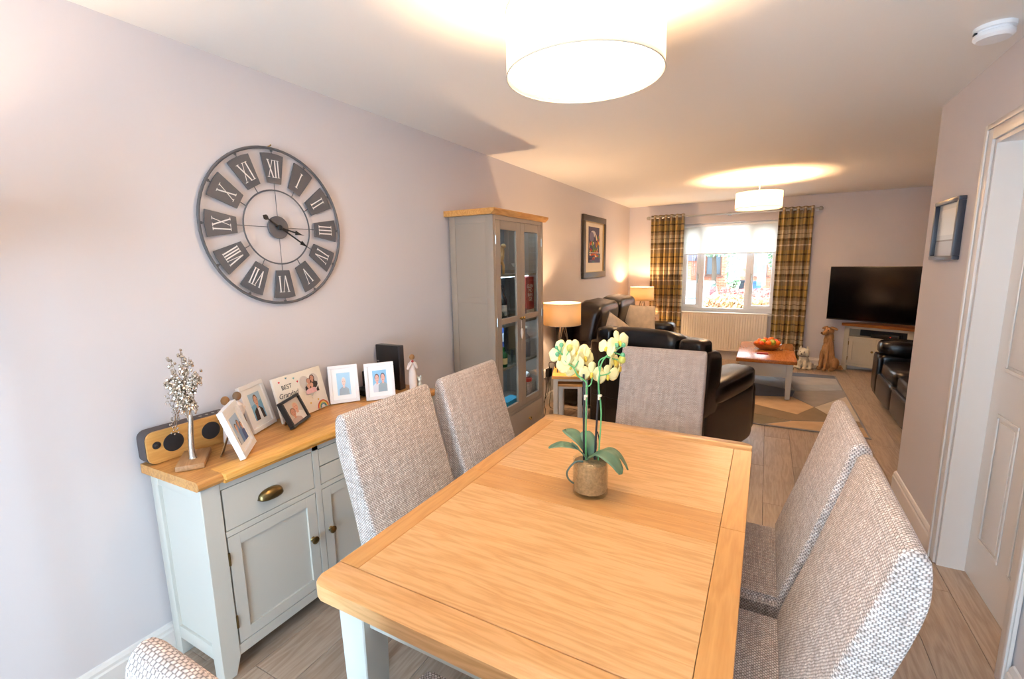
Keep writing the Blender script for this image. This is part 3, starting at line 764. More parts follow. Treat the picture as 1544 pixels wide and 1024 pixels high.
for P in([(-.016,.10),(-.017,.25),(-.016,.365),(-.024,.386),(-.045,.402),(-.058,.428),(-.083,.449),(-.085,.464),(-.1,.477),(-.112,.493)],
         [(.024,.10),(.032,.25),(.03,.307),(.022,.375),(.03,.437),(.045,.462),(.067,.477),(.078,.496)]):
    bm=BM(); tube(bm,smoothpts([op(a,z,.004) for a,z in P],4),.0026,7)
    st=obj('flower_stem',bm,stemm,orx,world=False)
for P in([(-.058,.425),(-.05,.436),(-.043,.45)],[(-.085,.462),(-.076,.476),(-.071,.486)],[(-.02,.362),(-.003,.372),(.002,.395)],[(-.1,.477),(-.098,.49),(-.097,.5)],[(-.1,.477),(-.108,.473)],
         [(.022,.38),(.026,.40),(.022,.44),(.03,.455),(.045,.462)],[(.022,.40),(.05,.405),(.06,.413)],[(.067,.477),(.09,.492),(.1,.498)],[(.045,.462),(.08,.452),(.096,.451)],[(.067,.477),(.097,.466)]):
    bm=BM(); tube(bm,smoothpts([op(a,z,.004) for a,z in P],4),.002,6); obj('stem_branch',bm,stemm,orx,world=False)
for a,z,r,m in((-.113,.495,.005,budm),(-.097,.503,.007,budm),(-.110,.473,.007,budm),(-.071,.493,.010,budy),(.077,.498,.008,budm),(.1,.499,.007,budm),(.098,.466,.008,budm),(.096,.452,.012,budy)):
    bm=BM(); ball(bm,op(a,z,.004),r,12,8,sz=1.15); obj('bud',bm,m,orx,world=False)
for a,z in((-.018,.335),(.027,.335)):
    bm=BM(); cbox(bm,op(a,z,.006),(.012,.012,.008),.003); cbox(bm,op(a-.003,z-.006,.008),(.006,.01,.014),.002); obj('stem_clip',bm,M('pale_clip',(240,220,190),.5),orx,world=False)
bm=BM(); tube(bm,smoothpts([op(-.03,.122,.03),op(-.057,.122,.035),(op(-.082,.09,.035)),op(-.076,.062,.03),op(-.060,.045,.025)],5),.0032,7); obj('aerial_root',bm,rootm,orx,world=False)
bm=BM(); tube(bm,smoothpts([op(.03,.12,-.02),op(.034,.15,-.03),op(.033,.175,-.03),op(.027,.2,-.03)],4),.002,6); obj('aerial_root',bm,stick_m,orx,world=False)
def flower(a,z,d,face,s,roll=0):
    s*=1.07
    f=Vector(face).normalized(); u=f.cross(Vector((0,0,1))); u.normalize(); v=u.cross(f)
    base=Vector(op(a,z,d)); bm=BM()
    def petal(ang,l,w,cup):
        e1=u*math.cos(ang)+v*math.sin(ang); e2=-u*math.sin(ang)+v*math.cos(ang); rows=[]
        for i in range(7):
            k=i/6; ww=w*math.sin(PI*(.06+.88*k))**.6*(.5+.6*k if k<.8 else 1)
            if i==6: ww*=.55
            rows.append([bm.verts.new(base+e1*(l*k)+e2*(ww*q)+f*(cup*k*k-.12*w*q*q+.004)) for q in(-1,-.5,0,.5,1)])
        for A,B in zip(rows,rows[1:]):
            for j in range(4): bm.faces.new((A[j],A[j+1],B[j+1],B[j]))
    for ang,l,w,c in((90,.036,.014,.0),(210,.036,.013,.0),(330,.036,.013,.0),(5,.039,.024,.004),(175,.039,.024,.004)): petal(math.radians(ang+roll),l*s,w*s,c*s)
    o=obj('flower',bm,petm,orx,world=False,smooth=60); md=o.modifiers.new('t','SOLIDIFY'); md.thickness=.0007
    bm=BM(); ball(bm,base+f*.007*s,.0045*s,8,6); ball(bm,base+f*.008*s-v*.007*s,.005*s,8,6,sz=1.4); obj('flower_lip',bm,lipm,o,world=False)
cf=Vector((.4807,-.8769,.15)); bk=-cf
def ff(side,up,front=1): return tuple(R_*side+N_*front+Vector((0,0,up)))
flower(-.098,.462,-.012,ff(-.5,.1,.8),.95,10); flower(-.082,.486,-.016,ff(-.2,.3,.8),.85,30)
flower(-.048,.470,-.014,ff(.3,.2,.8),1.2,0); flower(-.022,.456,-.02,ff(.5,0,.6),1.0,20)
flower(-.066,.436,-.012,ff(-.2,-.1,.9),1.1,-10); flower(-.045,.412,-.015,ff(.1,-.3,.8),.95,15); flower(.000,.405,-.014,ff(.2,-.1,.9),1.05,5)
flower(.052,.487,-.01,ff(-.7,.3,.5),.85,15); flower(.086,.506,-.01,ff(.5,.2,.8),1.0,-12); flower(.070,.444,-.012,ff(.8,.1,.45),1.1,20)
flower(.088,.424,-.014,ff(.9,-.2,.3),1.0,0); flower(.052,.398,-.012,ff(.3,-.2,.9),1.0,-8)

# ---------------------------------------------------------------- things on the sideboard
ST=.8135
skin=(222,170,146); skin2=(206,150,126)
def photoframe(name,label,pos,deg,w,h,bw,mat,tilt,layers,mount=None,depth=.016,strut=True,mountcol=(246,243,240)):
    t=math.radians(tilt)
    pos=(pos[0],pos[1],pos[2]+depth*math.sin(t))
    r=thing(name,label,'photo frame',pos,(-t,0,math.radians(deg)))
    bm=BM()
    prism_=[(-w/2,0,w,bw),(-w/2,h-bw,w,bw),(-w/2,bw,bw,h-2*bw),(w/2-bw,bw,bw,h-2*bw)]
    for a,c,ww,hh in prism_: box(bm,a,a+ww,0,depth,c,c+hh,.0015,1)
    obj('frame',bm,mat,r,world=False,smooth=30)
    bm=BM(); box(bm,-w/2+bw-.002,w/2-bw+.002,depth*.45,depth-.001,bw-.002,h-bw+.002); obj('backing_board',bm,M('frame_backing',(150,110,70),.8),r,world=False,smooth=0)
    iw,ih=w-2*bw,h-2*bw
    if mount:
        flatprint('mount',r,iw,ih,[(mountcol,SQ)],depth*.45-.0006,bw)
        flatprint('photograph',r,iw-2*mount,ih-2*mount,layers,depth*.45-.0012,bw+mount)
    else: flatprint('photograph',r,iw,ih,layers,depth*.45-.0012,bw)
    if strut:
        g=h*.42; bm=BM(); hz=h*.62
        A=Vector((0,depth,hz)); B=Vector((0,depth+g*math.cos(t),g*math.sin(t)+.001)); n=Vector((0,-(B-A).z,(B-A).y)).normalized()*.0012
        vs=[bm.verts.new(p) for p in(A+Vector((-.014,0,0))-n,A+Vector((.014,0,0))-n,B+Vector((.026,0,0))-n,B+Vector((-.026,0,0))-n,A+Vector((-.014,0,0))+n,A+Vector((.014,0,0))+n,B+Vector((.026,0,0))+n,B+Vector((-.026,0,0))+n)]
        for f in((0,1,2,3),(7,6,5,4),(0,4,5,1),(1,5,6,2),(2,6,7,3),(3,7,4,0)): bm.faces.new([vs[i] for i in f])
        obj('easel_stand',bm,M('frame_backing',(150,110,70),.8),r,world=False,smooth=0)
    return r
def person(cx,top,s,hair,shirt,sk=skin,hairlong=False,smile=True):
    """layers of a head-and-shoulders portrait; s = head height"""
    L=[]
    L.append((shirt,[(cx-s*.95,0),(cx+s*.95,0),(cx+s*.85,top-s*1.35),(cx+s*.35,top-s*1.08),(cx-s*.35,top-s*1.08),(cx-s*.85,top-s*1.35)]))
    if hairlong: L.append((hair,circ(cx,top-s*.62,s*.5,s*.72,18)))
    L.append((sk,[(cx-s*.17,top-s*1.2),(cx+s*.17,top-s*1.2),(cx+s*.17,top-s*.8),(cx-s*.17,top-s*.8)]))
    L.append((hair,circ(cx,top-s*.42,s*.42,s*.44,18)))
    L.append((sk,circ(cx,top-s*.55,s*.35,s*.44,18)))
    dk=(90,66,58)
    for q in(-1,1): L.append((dk,circ(cx+q*s*.14,top-s*.48,s*.045,s*.03,8)))
    if smile: L.append(((176,84,84),circ(cx,top-s*.76,s*.13,s*.045,10,PI,2*PI)))
    return [(c,[(min(1,max(0,a)),min(1,max(0,b))) for a,b in p]) for c,p in L]
sky_=(150,194,226)
photoframe('framed_photo','white photo frame turned sideways right of the silver tree, thick edge showing',(.284,1.037,ST),136,.185,.20,.022,whitep,18,
    [((176,200,224),SQ),((120,128,140),[(0,0),(1,0),(1,.35),(.6,.42),(0,.3)])]+person(.32,.74,.28,(92,72,60),(196,202,210))+person(.62,.80,.28,(112,84,66),(120,150,190))+person(.84,.66,.24,(70,56,50),(90,104,150)),mount=.022,depth=.022)
photoframe('framed_photo','white photo frame with portrait of a child in dark blazer, behind the couple figurine',(.089,1.231,ST),115,.172,.215,.020,whitep,15,
    [((128,180,214),SQ),((176,206,226),[(0,.55),(1,.7),(1,1),(0,1)])]+person(.5,.93,.44,(128,98,76),(62,50,50),hairlong=False)+[((236,236,238),[(.38,0),(.66,0),(.60,.42),(.42,.42)])],mount=.026)
pq=thing('photo_plaque','cream plaque lettered BEST Grandad EVER with heart shaped photo and rainbow','photo plaque',(.094,1.447,ST+.0034),(-math.radians(13),0,math.radians(100)))
bm=BM(); box(bm,-.155,.155,0,.014,0,.215,.003); obj('board',bm,M('plaque_cream',(244,236,222),.5),pq,world=False)
def heart(cx,cy,s,n=40):
    return [(cx+s*math.sin(t)**3*1.0,cy+s*(13*math.cos(t)-5*math.cos(2*t)-2*math.cos(3*t)-math.cos(4*t))/16) for t in [2*PI*i/n for i in range(n)]]
hp=heart(.5,.53,.5); 
def clipheart(L): return L
flatprint('heart_photograph',pq,.125,.135,[((214,204,196),hp)]+
    [(c,[(.08+.84*a,.2+.66*b) for a,b in p]) for c,p in person(.70,1.0,.34,(70,48,40),(58,48,46),skin2,True)+person(.44,.86,.32,(150,110,92),(74,58,54),skin2)+person(.56,.58,.26,(196,150,110),(226,178,178))+person(.34,.56,.26,(206,164,124),(232,186,186))],-.0006,.066,.060)
bm=BM(); tube(bm,[(.060+.0645*2*(a-.5),-.001,.066+.1375*(b-.015)) for a,b in heart(.5,.54,.5,48)],.0016,5,True); obj('heart_rim',bm,M('plaque_cream',(244,236,222),.5),pq,world=False)
ink=M('ink_black',(40,38,40),.7)
for body,z,s,sh in(('BEST',.155,.030,0),('Grandad',.118,.034,.25),('EVER',.080,.028,0)): text('lettering',body,s,ink,pq,(-.083,-.0008,z+.006),(PI/2,0,0),.0002,shear=sh)
for k,c in enumerate([(206,70,62),(236,160,70),(240,214,120),(96,150,120),(90,140,180)]):
    bm=BM(); r=.036-.005*k; P=[(.155-.045+.0+r*math.cos(a)*1.0-.0,-.0012,.004+r*math.sin(a)) for a in [PI*i/12 for i in range(13)]]; tube(bm,P,.0022,5); obj('rainbow_band',bm,M('print_%d'%k,c,.7),pq,world=False)
for a,z,c in((-.12,.185,(206,60,70)),(-.075,.196,(90,150,160)),(-.03,.185,(130,190,190)),(-.012,.165,(206,60,70)),(.09,.045,(236,196,90)),(.035,.04,(236,196,90))):
    flatprint('heart_dot',pq,.012,.012,[(c,heart(.5,.5,.5,14))],-.0006,z,a)
photoframe('framed_photo','small black photo frame in front of the lettered plaque',(.190,1.346,ST),118,.166,.130,.012,M('black_frame',(30,26,26),.4),24,
    [((206,196,186),SQ)]+[(c,[(a,b) for a,b in p]) for c,p in person(.62,.86,.42,(214,196,170),(232,224,218))+person(.34,.66,.38,(150,116,90),(196,170,160),skin2)],mount=None,depth=.024)
bluebg=(150,200,232)
photoframe('framed_photo','white photo frame with a lone boy in grey on glossy print',(.110,1.667,ST),54,.150,.20,.017,whitep,12,
    [((184,222,246),SQ)]+person(.5,.80,.40,(226,230,236),(164,178,190),(238,214,206)),mount=.024,mountcol=(250,249,248))
photoframe('framed_photo','white photo frame with two smiling children, in front of the black box',(.239,1.800,ST),54,.156,.20,.017,whitep,8,
    [(bluebg,SQ)]+person(.30,.84,.40,(120,100,96),(222,224,232),(228,180,168))+person(.72,.86,.40,(104,112,132),(158,174,184),(228,180,168)),mount=.024,mountcol=(250,249,248))
# wooden speaker
sp=thing('speaker','long oak fronted speaker with four round drivers lying against the wall','speaker',(.05,.935,ST))
def rrect(a,b,c,d,r,n=5):
    P=[]
    for cx,cy,s in((b-r,d-r,0),(a+r,d-r,1),(a+r,c+r,2),(b-r,c+r,3)): P+=[(cx+r*math.cos(PI/2*(s+k/n)),cy+r*math.sin(PI/2*(s+k/n))) for k in range(n+1)]
    return P
sy0,sy1=.772,1.098
bm=BM(); prism(bm,rrect(sy0,sy1,ST,ST+.125,.028),.010,.066,'x'); obj('cabinet',bm,M('grey_fabric',(88,78,78),.8,bump=.2,bs=600),sp)
bm=BM(); prism(bm,rrect(sy0+.002,sy1-.002,ST+.001,ST+.124,.027),.0662,.078,'x',.002); fp=obj('front_panel',bm,wood('speaker_oak',(222,168,96),(200,140,70),'y',rough=.45,grain=.4),sp)
for yy,zz,r in((.805,ST+.072,.0125),(.862,ST+.066,.034),(1.0,ST+.066,.034),(1.06,ST+.07,.0125)):
    bm=BM(); lathe(bm,[(r+.002,.0782),(r+.001,.0795),(r-.004,.0795),(r*.5,.0815),(0,.0825)],28,(0,yy,zz),'x'); obj('driver',bm,M('driver_black',(36,30,30),.6),sp)
bm=BM()
for k in range(4): cyl(bm,.006,ST+.125,ST+.1262,(.04,.985+.025*k,0),12)
obj('button',bm,steel,sp)
# silver tree sculpture
tr=thing('tree_sculpture','silver metal tree sculpture with beaded leaves on a wooden base','sculpture',(.180,.876,ST),(0,0,math.radians(144)))
bm=BM(); box(bm,-.085,.085,-.045,.045,0,.020,.002); obj('wooden_base',bm,wood('base_wood',(176,134,92),(150,108,70),'x',rough=.55),tr,world=False)
rnd=random.Random(5)
bm=BM(); tube(bm,smoothpts([(-.012,0,.018),(-.008,.002,.06),(.004,0,.12),(.012,-.004,.17),(.014,0,.21)],5),[.016,.0135,.012,.0112,.0106,.0100,.0098,.0096,.0094,.0092,.009,.0088,.0086,.0084,.0082,.008,.0076,.0072,.007,.0066,.006],12); obj('trunk',bm,chrome,tr,world=False)
br=BM(); lv=BM()
# axes seen from the room: local x runs along the base; leaves spread in a broad flat crown
view=Vector((math.cos(math.radians(29-144)),math.sin(math.radians(29-144)),0))
tip=Vector((.012,0,.19))
for k in range(34):
    s=rnd.uniform(-1,1); z1=rnd.uniform(.20,.43)
    half=.060*math.sqrt(max(.05,1-((z1-.31)/.135)**2))
    e=Vector((0,0,z1))+view*(s*half)+Vector((.0,0,0))+view.cross(Vector((0,0,1)))*rnd.uniform(-.025,.025)
    mid=tip.lerp(e,.5)+Vector((0,0,.03))
    P=smoothpts([tip-Vector((0,0,rnd.uniform(0,.04))),mid,e],5); tube(br,P,[.0042*(1-.8*i/(len(P)-1)) for i in range(len(P))],6)
    for q in range(16):
        t=rnd.uniform(.35,1.0); p=tip.lerp(mid,t*2) if t<.5 else mid.lerp(e,(t-.5)*2)
        p=p+Vector((rnd.uniform(-1,1),rnd.uniform(-1,1),rnd.uniform(-1,1)))*.012
        bmesh.ops.create_icosphere(lv,subdivisions=1,radius=1,matrix=Matrix.Translation(p)@Euler((rnd.uniform(0,3),rnd.uniform(0,3),0)).to_matrix().to_4x4()@Matrix.Diagonal((.0085,.0052,.0058,1)))
# a low drooping bough on one side
for k in range(7):
    e=view*(-.05-.012*rnd.random())+Vector((0,0,.125+.022*k)); P=smoothpts([tip+Vector((0,0,-.03)),tip.lerp(e,.55)+Vector((0,0,.05)),e],5); tube(br,P,[.0036*(1-.75*i/(len(P)-1)) for i in range(len(P))],6)
    for q in range(8):
        p=e+Vector((rnd.uniform(-1,1)*.014,rnd.uniform(-1,1)*.014,rnd.uniform(-1,1)*.016))
        bmesh.ops.create_icosphere(lv,subdivisions=1,radius=1,matrix=Matrix.Translation(p)@Matrix.Diagonal((.0062,.0040,.0042,1)))
obj('branches',br,chrome,tr,world=False); o=obj('leaves',lv,chrome,tr,world=False); o['kind']='stuff'
# figurines
plaster=M('figurine_plaster',(232,214,202),.75); fbrown=M('figurine_hair',(150,106,62),.7); fskin=M('figurine_face',(196,152,112),.7); fbrown2=M('figurine_hair_dark',(122,92,64),.7)
cpl=thing('couple_figurine','carved figurine of an embracing couple between two white photo frames','figurine',(.122,1.070,ST))
for (dx,dy,h,hm,nm) in((-.012,-.018,.195,fbrown,'woman'),(.012,.018,.21,fbrown2,'man')):
    x,y=.122+dx,1.070+dy
    bm=BM(); k=h/.2; lathe(bm,[(.024,ST),(.026,ST+.01*k),(.022,ST+.06*k),(.018,ST+.10*k),(.024,ST+.135*k),(.021,ST+.152*k),(.008,ST+.163*k),(.007,ST+.172*k)],18,(x,y,0),sy=.85); obj('body',bm,plaster,cpl)
    bm=BM(); ball(bm,(x,y,ST+.186*k),.0165,14,10,sz=1.15); obj('head',bm,hm,cpl)
bm=BM(); tube(bm,smoothpts([(.137,1.110,ST+.145),(.154,1.085,ST+.120),(.148,1.050,ST+.128),(.132,1.040,ST+.135)],5),.0075,8); tube(bm,smoothpts([(.108,1.033,ST+.138),(.140,1.047,ST+.110),(.152,1.080,ST+.115)],5),.007,8); obj('arm',bm,plaster,cpl)
ang=thing('angel_figurine','tall slim cream figurine of a woman holding hands to her face beside the black box','figurine',(.268,2.03,ST))
bm=BM(); lathe(bm,[(.018,ST),(.022,ST+.004),(.024,ST+.05),(.022,ST+.10),(.016,ST+.135),(.019,ST+.155),(.014,ST+.168),(.006,ST+.175),(.006,ST+.183)],20,(.268,2.03,0)); obj('dress',bm,plaster,ang)
bm=BM(); ball(bm,(.268,2.03,ST+.196),.0155,14,10,sz=1.12); obj('head',bm,fbrown,ang)
bm=BM()
for s in(-1,1): tube(bm,smoothpts([(.268+.009*s,2.03+.017*s,ST+.160),(.285+.012*s,2.01+.026*s,ST+.135),(.290+.002*s,2.010+.006*s,ST+.172)],5),.006,8)
obj('arm',bm,plaster,ang)
bm=BM(); ball(bm,(.286,2.012,ST+.176),.008,10,8); obj('red_heart',bm,M('red_detail',(176,60,52),.6),ang)
dg=thing('dog_figurine','tiny white sitting dog figurine at the cabinet end of the sideboard','figurine',(.270,2.078,ST))
bm=BM(); w_=M('white_porcelain',(222,226,218),.35)
ball(bm,(.270,2.078,ST+.022),.018,14,10,sy=.9,sz=1.25); ball(bm,(.276,2.074,ST+.03),.013,12,8,sz=1.3)
for s in(-1,1): ball(bm,(.282+.004*s,2.076+.008*s,ST+.012),.006,8,6,sz=1.9); ball(bm,(.268+.006*s,2.082+.014*s,ST+.010),.010,8,6,sz=.9)
obj('body',bm,w_,dg)
bm=BM(); ball(bm,(.278,2.072,ST+.056),.0145,14,10); ball(bm,(.289,2.063,ST+.052),.008,10,8)
for s in(-1,1): ball(bm,(.274+.008*s,2.076+.006*s,ST+.070),.0045,8,6,sz=1.8)
obj('head',bm,w_,dg)
bm=BM(); tube(bm,smoothpts([(.262,2.092,ST+.008),(.255,2.105,ST+.012),(.258,2.108,ST+.026)],4),.005,7); obj('tail',bm,M('figurine_tail',(176,170,150),.5),dg)
# black boxes
bx=thing('black_box','tall upright black set-top box against the wall behind the frames','set-top box',(.115,2.0,ST))
bm=BM(); box(bm,.03,.205,1.985,2.035,ST,ST+.262,.004); obj('casing',bm,blackp,bx)
bm=BM(); box(bm,.195,.2075,1.990,2.030,ST+.004,ST+.258,.002); obj('side_panel',bm,M('charcoal_plastic',(52,50,54),.35),bx)
bm=BM(); cbox(bm,(.045,1.9845,ST+.165),(.018,.001,.006)); obj('maker_plate',bm,steel,bx,smooth=0)
rt=thing('router','low black router with upright fin between the two white photo frames','router',(.09,1.835,ST))
bm=BM(); box(bm,.02,.125,1.80,1.915,ST,ST+.034,.008); obj('base',bm,blackp,rt)
bm=BM(); box(bm,.03,.118,1.865,1.89,ST+.034,ST+.125,.006); obj('fin',bm,blackp,rt)
# wall socket by the sideboard end
so=thing('wall_socket','brown wall socket between sideboard and tall cabinet','socket',(0,2.40,.45))
bm=BM(); box(bm,.0005,.010,2.34,2.44,.40,.485,.002); obj('plate',bm,M('bronze_plate',(104,84,70),.4,.6),so)
bm=BM(); box(bm,.0102,.022,2.375,2.405,.425,.455,.003); tube(bm,smoothpts([(.016,2.39,.425),(.02,2.40,.3),(.03,2.41,.15),(.03,2.42,.02)],5),.003,6); obj('plug',bm,upvc,so)

# ---------------------------------------------------------------- tall glazed cabinet
cb=thing('display_cabinet','tall grey glazed display cabinet with oak cornice','cabinet',(.19,3.19,0))
a0,a1,f0,f1=2.785,3.60,.018,.382; ct=1.868
bm=BM()
for ya,yb in((a0+.006,a0+.02),(a1-.02,a1-.006)): box(bm,f0+.03,f1-.03,ya,yb,.08,1.86)     # side panels set in
for ya in(a0,a1-.028):
    box(bm,f0,f0+.05,ya,ya+.028,0,ct,.002); box(bm,f1-.06,f1,ya if ya==a0 else ya-.006,ya+.034 if ya==a0 else ya+.028,0,ct,.002)
    for za,zb in((.06,.12),(1.255,1.30),(1.815,ct)): box(bm,f0+.05,f1-.06,ya+.001,ya+.027,za,zb,.002)
box(bm,f1-.022,f1-.001,a0+.034,a1-.034,1.838,ct); box(bm,f1-.022,f1-.001,a0+.034,a1-.034,.06,.115); box(bm,f1-.022,f1-.001,a0+.034,a1-.034,.375,.400)
box(bm,f0,f1-.002,a0+.02,a1-.02,.09,.105); box(bm,f0,f1-.024,a0+.02,a1-.02,.37,.39); box(bm,f0,f1-.004,a0+.004,a1-.004,1.85,1.866)
obj('carcass',bm,taupe,cb)
bm=BM()
nb=9
for k in range(nb): 
    ya=a0+.02+(a1-a0-.04)*k/nb; box(bm,f0,f0+.010,ya+.001,ya+(a1-a0-.04)/nb-.001,.105,1.85,.002,1)
obj('back_boards',bm,M('cabinet_back',(128,132,132),.5),cb)
for z in(.745,1.075,1.452):
    bm=BM(); box(bm,f0+.012,f1-.045,a0+.021,a1-.021,z-.016,z,.001); obj('shelf',bm,M('shelf_paint',(146,132,112),.5),cb,smooth=0)
bm=BM(); prism(bm,[(.0,ct),(.392,ct),(.398,ct+.006),(.412,ct+.018),(.418,ct+.030),(.416,ct+.040),(.0,ct+.040)],a0-.036,a1+.036,'y'); 
obj('cornice',bm,oak_pale,cb,smooth=30)
mid=(a0+a1)/2
for n_,(ya,yb) in enumerate(((a0+.036,mid-.001),(mid+.001,a1-.036))):
    bm=BM(); X=f1; st=.066
    for p,q,c,d in((ya,ya+st,.402,1.836),(yb-st,yb,.402,1.836),(ya+st,yb-st,.402,.452),(ya+st,yb-st,1.095,1.137),(ya+st,yb-st,1.772,1.836)): box(bm,X-.02,X,p,q,c,d,.002,1)
    dd=obj('door',bm,taupe,cb)
    for c,d in((.452,1.095),(1.137,1.772)):
        bm=BM(); box(bm,X-.012,X-.008,ya+st,yb-st,c,d); obj('glass_pane',bm,glass,dd,smooth=0)
    knob(X,mid-.022 if n_==0 else mid+.022,1.113,dd,brass_b,.75)
    for hz in(.60,1.12,1.70):
        bm=BM(); cyl(bm,.005,hz-.03,hz+.03,(X+.001,ya if n_==0 else yb,0),8); obj('hinge',bm,steel,dd)
bm=BM(); box(bm,f1-.02,f1-.001,a0+.038,a1-.038,.118,.372,.002); dw=obj('drawer',bm,taupe,cb); knob(f1-.001,3.31,.262,dw,brass_b,.85)
led=M('led_cool_white',(235,245,255),.4,emit=(206,230,255),es=9.0)
for z in(1.4355,1.848,1.058,.728):      # small LED strips under the shelves
    bm=BM(); box(bm,.262,.286,2.87,3.51,z-.006,z-.0003); obj('led_strip',bm,led,cb,smooth=0)
# heart-shaped hanging charm on the door knob
hc=thing('hanging_charm','white wooden charm hanging from the cabinet door knobs','charm',(.41,3.168,.95))
bm=BM(); tube(bm,[(.392,3.168,1.118),(.394,3.163,1.07),(.394,3.168,1.035)],.0015,6); tube(bm,[(.392,3.168,1.118),(.394,3.173,1.07),(.394,3.168,1.035)],.0015,6); obj('string',bm,M('string',(226,216,204),.8),hc)
bm=BM(); lathe(bm,[(0,.95),(.012,.965),(.021,1.0),(.016,1.03),(0,1.038)],16,(.398,3.168,0),sx=.4); obj('charm_body',bm,M('chalk_white',(234,228,220),.7),hc)
# contents
def bottle(label,x,y,z,r,h,col,cap,lab=None,neck=.38,tr=False,cat='bottle'):
    t=thing('bottle',label,cat,(x,y,z)); nk=.32
    bm=BM(); lathe(bm,[(r*.9,z),(r,z+.006),(r,z+h*.58),(r*.85,z+h*.66),(r*nk,z+h*.76),(r*nk,z+h*.93),(r*nk*1.15,z+h*.935)],20,(x,y,0))
    obj('glass_body',bm,thinglass('bt_'+label[:10],tuple(v/255 for v in col),gl=1.5) if tr else M('bottle_%d_%d_%d'%col,col,.12),t)
    bm=BM(); cyl(bm,r*nk*1.2,z+h*.936,z+h,(x,y,0),14,bev=.001); obj('cap',bm,M('cap_%d_%d_%d'%cap,cap,.4),t)
    if lab:
        bm=BM(); lathe(bm,[(r+.0006,z+h*.15),(r+.0006,z+h*.45)],20,(x,y,0)); obj('paper_label',bm,M('lab_%d_%d_%d'%lab,lab,.7),t)
    return t
def carton(label,x0,x1,y0,y1,z,h,col,cat='box',strip=None):
    t=thing('carton',label,cat,((x0+x1)/2,(y0+y1)/2,z))
    bm=BM(); box(bm,x0,x1,y0,y1,z,z+h,.0015,1); obj('card_body',bm,M('card_%d_%d_%d'%col,col,.5),t)
    if strip: 
        bm=BM(); box(bm,x1+.0003,x1+.0012,y0+.004,y1-.004,z+h*strip[0],z+h*strip[1]); obj('printed_band',bm,M('band_%d_%d_%d'%strip[2],strip[2],.5),t,smooth=0)
    return t
def tumbler(label,x,y,z,r=.035,h=.09,group='glass tumblers in the cabinet'):
    t=thing('tumbler',label,'glass',(x,y,z),group=group)
    bm=BM(); lathe(bm,[(0,z+.008),(r*.8,z+.010),(r,z+h),(r+.002,z+h),(r*.86,z),(0,z)],20,(x,y,0)); obj('glass_wall',bm,glass_d,t); 
    return t
# top shelf
hg=thing('horse_ornament','tan standing animal ornament on the top cabinet shelf','ornament',(.28,3.03,1.453))
bm=BM(); om=M('tan_ornament',(196,160,104),.6)
for a,b in((.262,3.0),(.298,3.0),(.262,3.07),(.298,3.07)): tube(bm,[(a,b,1.453),(a,b,1.52),(.28,b,1.56)],[.009,.010,.014],8)
ball(bm,(.28,3.035,1.57),.03,14,10,sy=1.7); obj('body',bm,om,hg)
bm=BM(); tube(bm,smoothpts([(.28,3.07,1.57),(.28,3.09,1.62),(.28,3.085,1.655)],4),[.022,.021,.02,.018,.017,.016,.015,.014,.013],8); ball(bm,(.285,3.10,1.665),.018,12,8,sy=1.5); obj('head',bm,om,hg)
wb=thing('small_dish','small white footed dish on the top cabinet shelf','dish',(.27,3.33,1.453))
bm=BM(); lathe(bm,[(.024,1.453),(.024,1.457),(.007,1.465),(.007,1.50),(.03,1.512),(.042,1.535),(.039,1.535),(.028,1.516),(0,1.508)],20,(.27,3.33,0)); obj('bowl',bm,M('white_china',(232,230,226),.25),wb)
# second shelf
rb=carton('red whisky carton with white lettering behind the door glass on the second shelf',.215,.31,3.415,3.565,1.076,.345,(168,36,34),strip=(.10,.22,(224,208,196)))
rl=ROOTM[rb].inverted()
text('lettering','GLEN\n MO\nRAN\n GIE',.044,M('letter_white',(240,232,224),.6),rb,tuple(rl@Vector((.3122,3.49,1.29))),(PI/2,0,PI/2),.0003,space=.82)
bottle('dark bottle with yellow label on the second cabinet shelf',.20,3.12,1.076,.038,.31,(30,26,20),(60,50,30),(176,140,50))
bottle('black bottle with white label on the second cabinet shelf',.19,3.23,1.076,.037,.29,(24,24,26),(24,24,24),(206,200,190))
carton('navy blue carton at the left of the second cabinet shelf',.12,.20,2.99,3.07,1.076,.30,(50,56,92))
for y,l in((2.99,'clear tumbler at the left front of the second cabinet shelf'),(3.09,'clear tumbler second along the second cabinet shelf front'),(3.18,'clear tumbler third along the second cabinet shelf front'),(3.36,'clear tumbler in front of the red carton')): tumbler(l,.305,y,1.076,.034,.095)
gb=thing('green_bowl','small pale green bowl on the second cabinet shelf','bowl',(.26,2.95,1.076)); bm=BM(); lathe(bm,[(.02,1.076),(.03,1.08),(.042,1.115),(.039,1.115),(.027,1.084),(0,1.08)],20,(.26,2.95,0)); obj('bowl_wall',bm,M('pale_green',(150,186,150),.4),gb)
# third shelf
carton('tall bright blue carton with white panel on the third cabinet shelf',.14,.225,3.10,3.185,.746,.285,(46,86,160),strip=(.6,.85,(206,216,228)))
carton('pale grey blue carton beside the bright blue one on the third shelf',.12,.20,2.99,3.075,.746,.27,(170,190,204))
bottle('small green bottle with cream label on the third cabinet shelf',.30,3.045,.746,.028,.155,(34,96,48),(40,90,50),(220,206,150))
bottle('amber bottle at the left of the third cabinet shelf',.28,2.96,.746,.03,.20,(150,100,30),(60,40,20))
tumbler('clear glass stacked left of the third shelf middle',.29,3.145,.746,.036,.11); tumbler('clear glass right of the third shelf middle',.30,3.225,.746,.036,.11)
bottle('clear square spirit bottle on the right of the third shelf',.27,3.48,.746,.04,.26,(214,214,222),(200,190,170),tr=True)
carton('brown carton at the back right of the third shelf',.10,.19,3.48,3.57,.746,.30,(122,96,64))
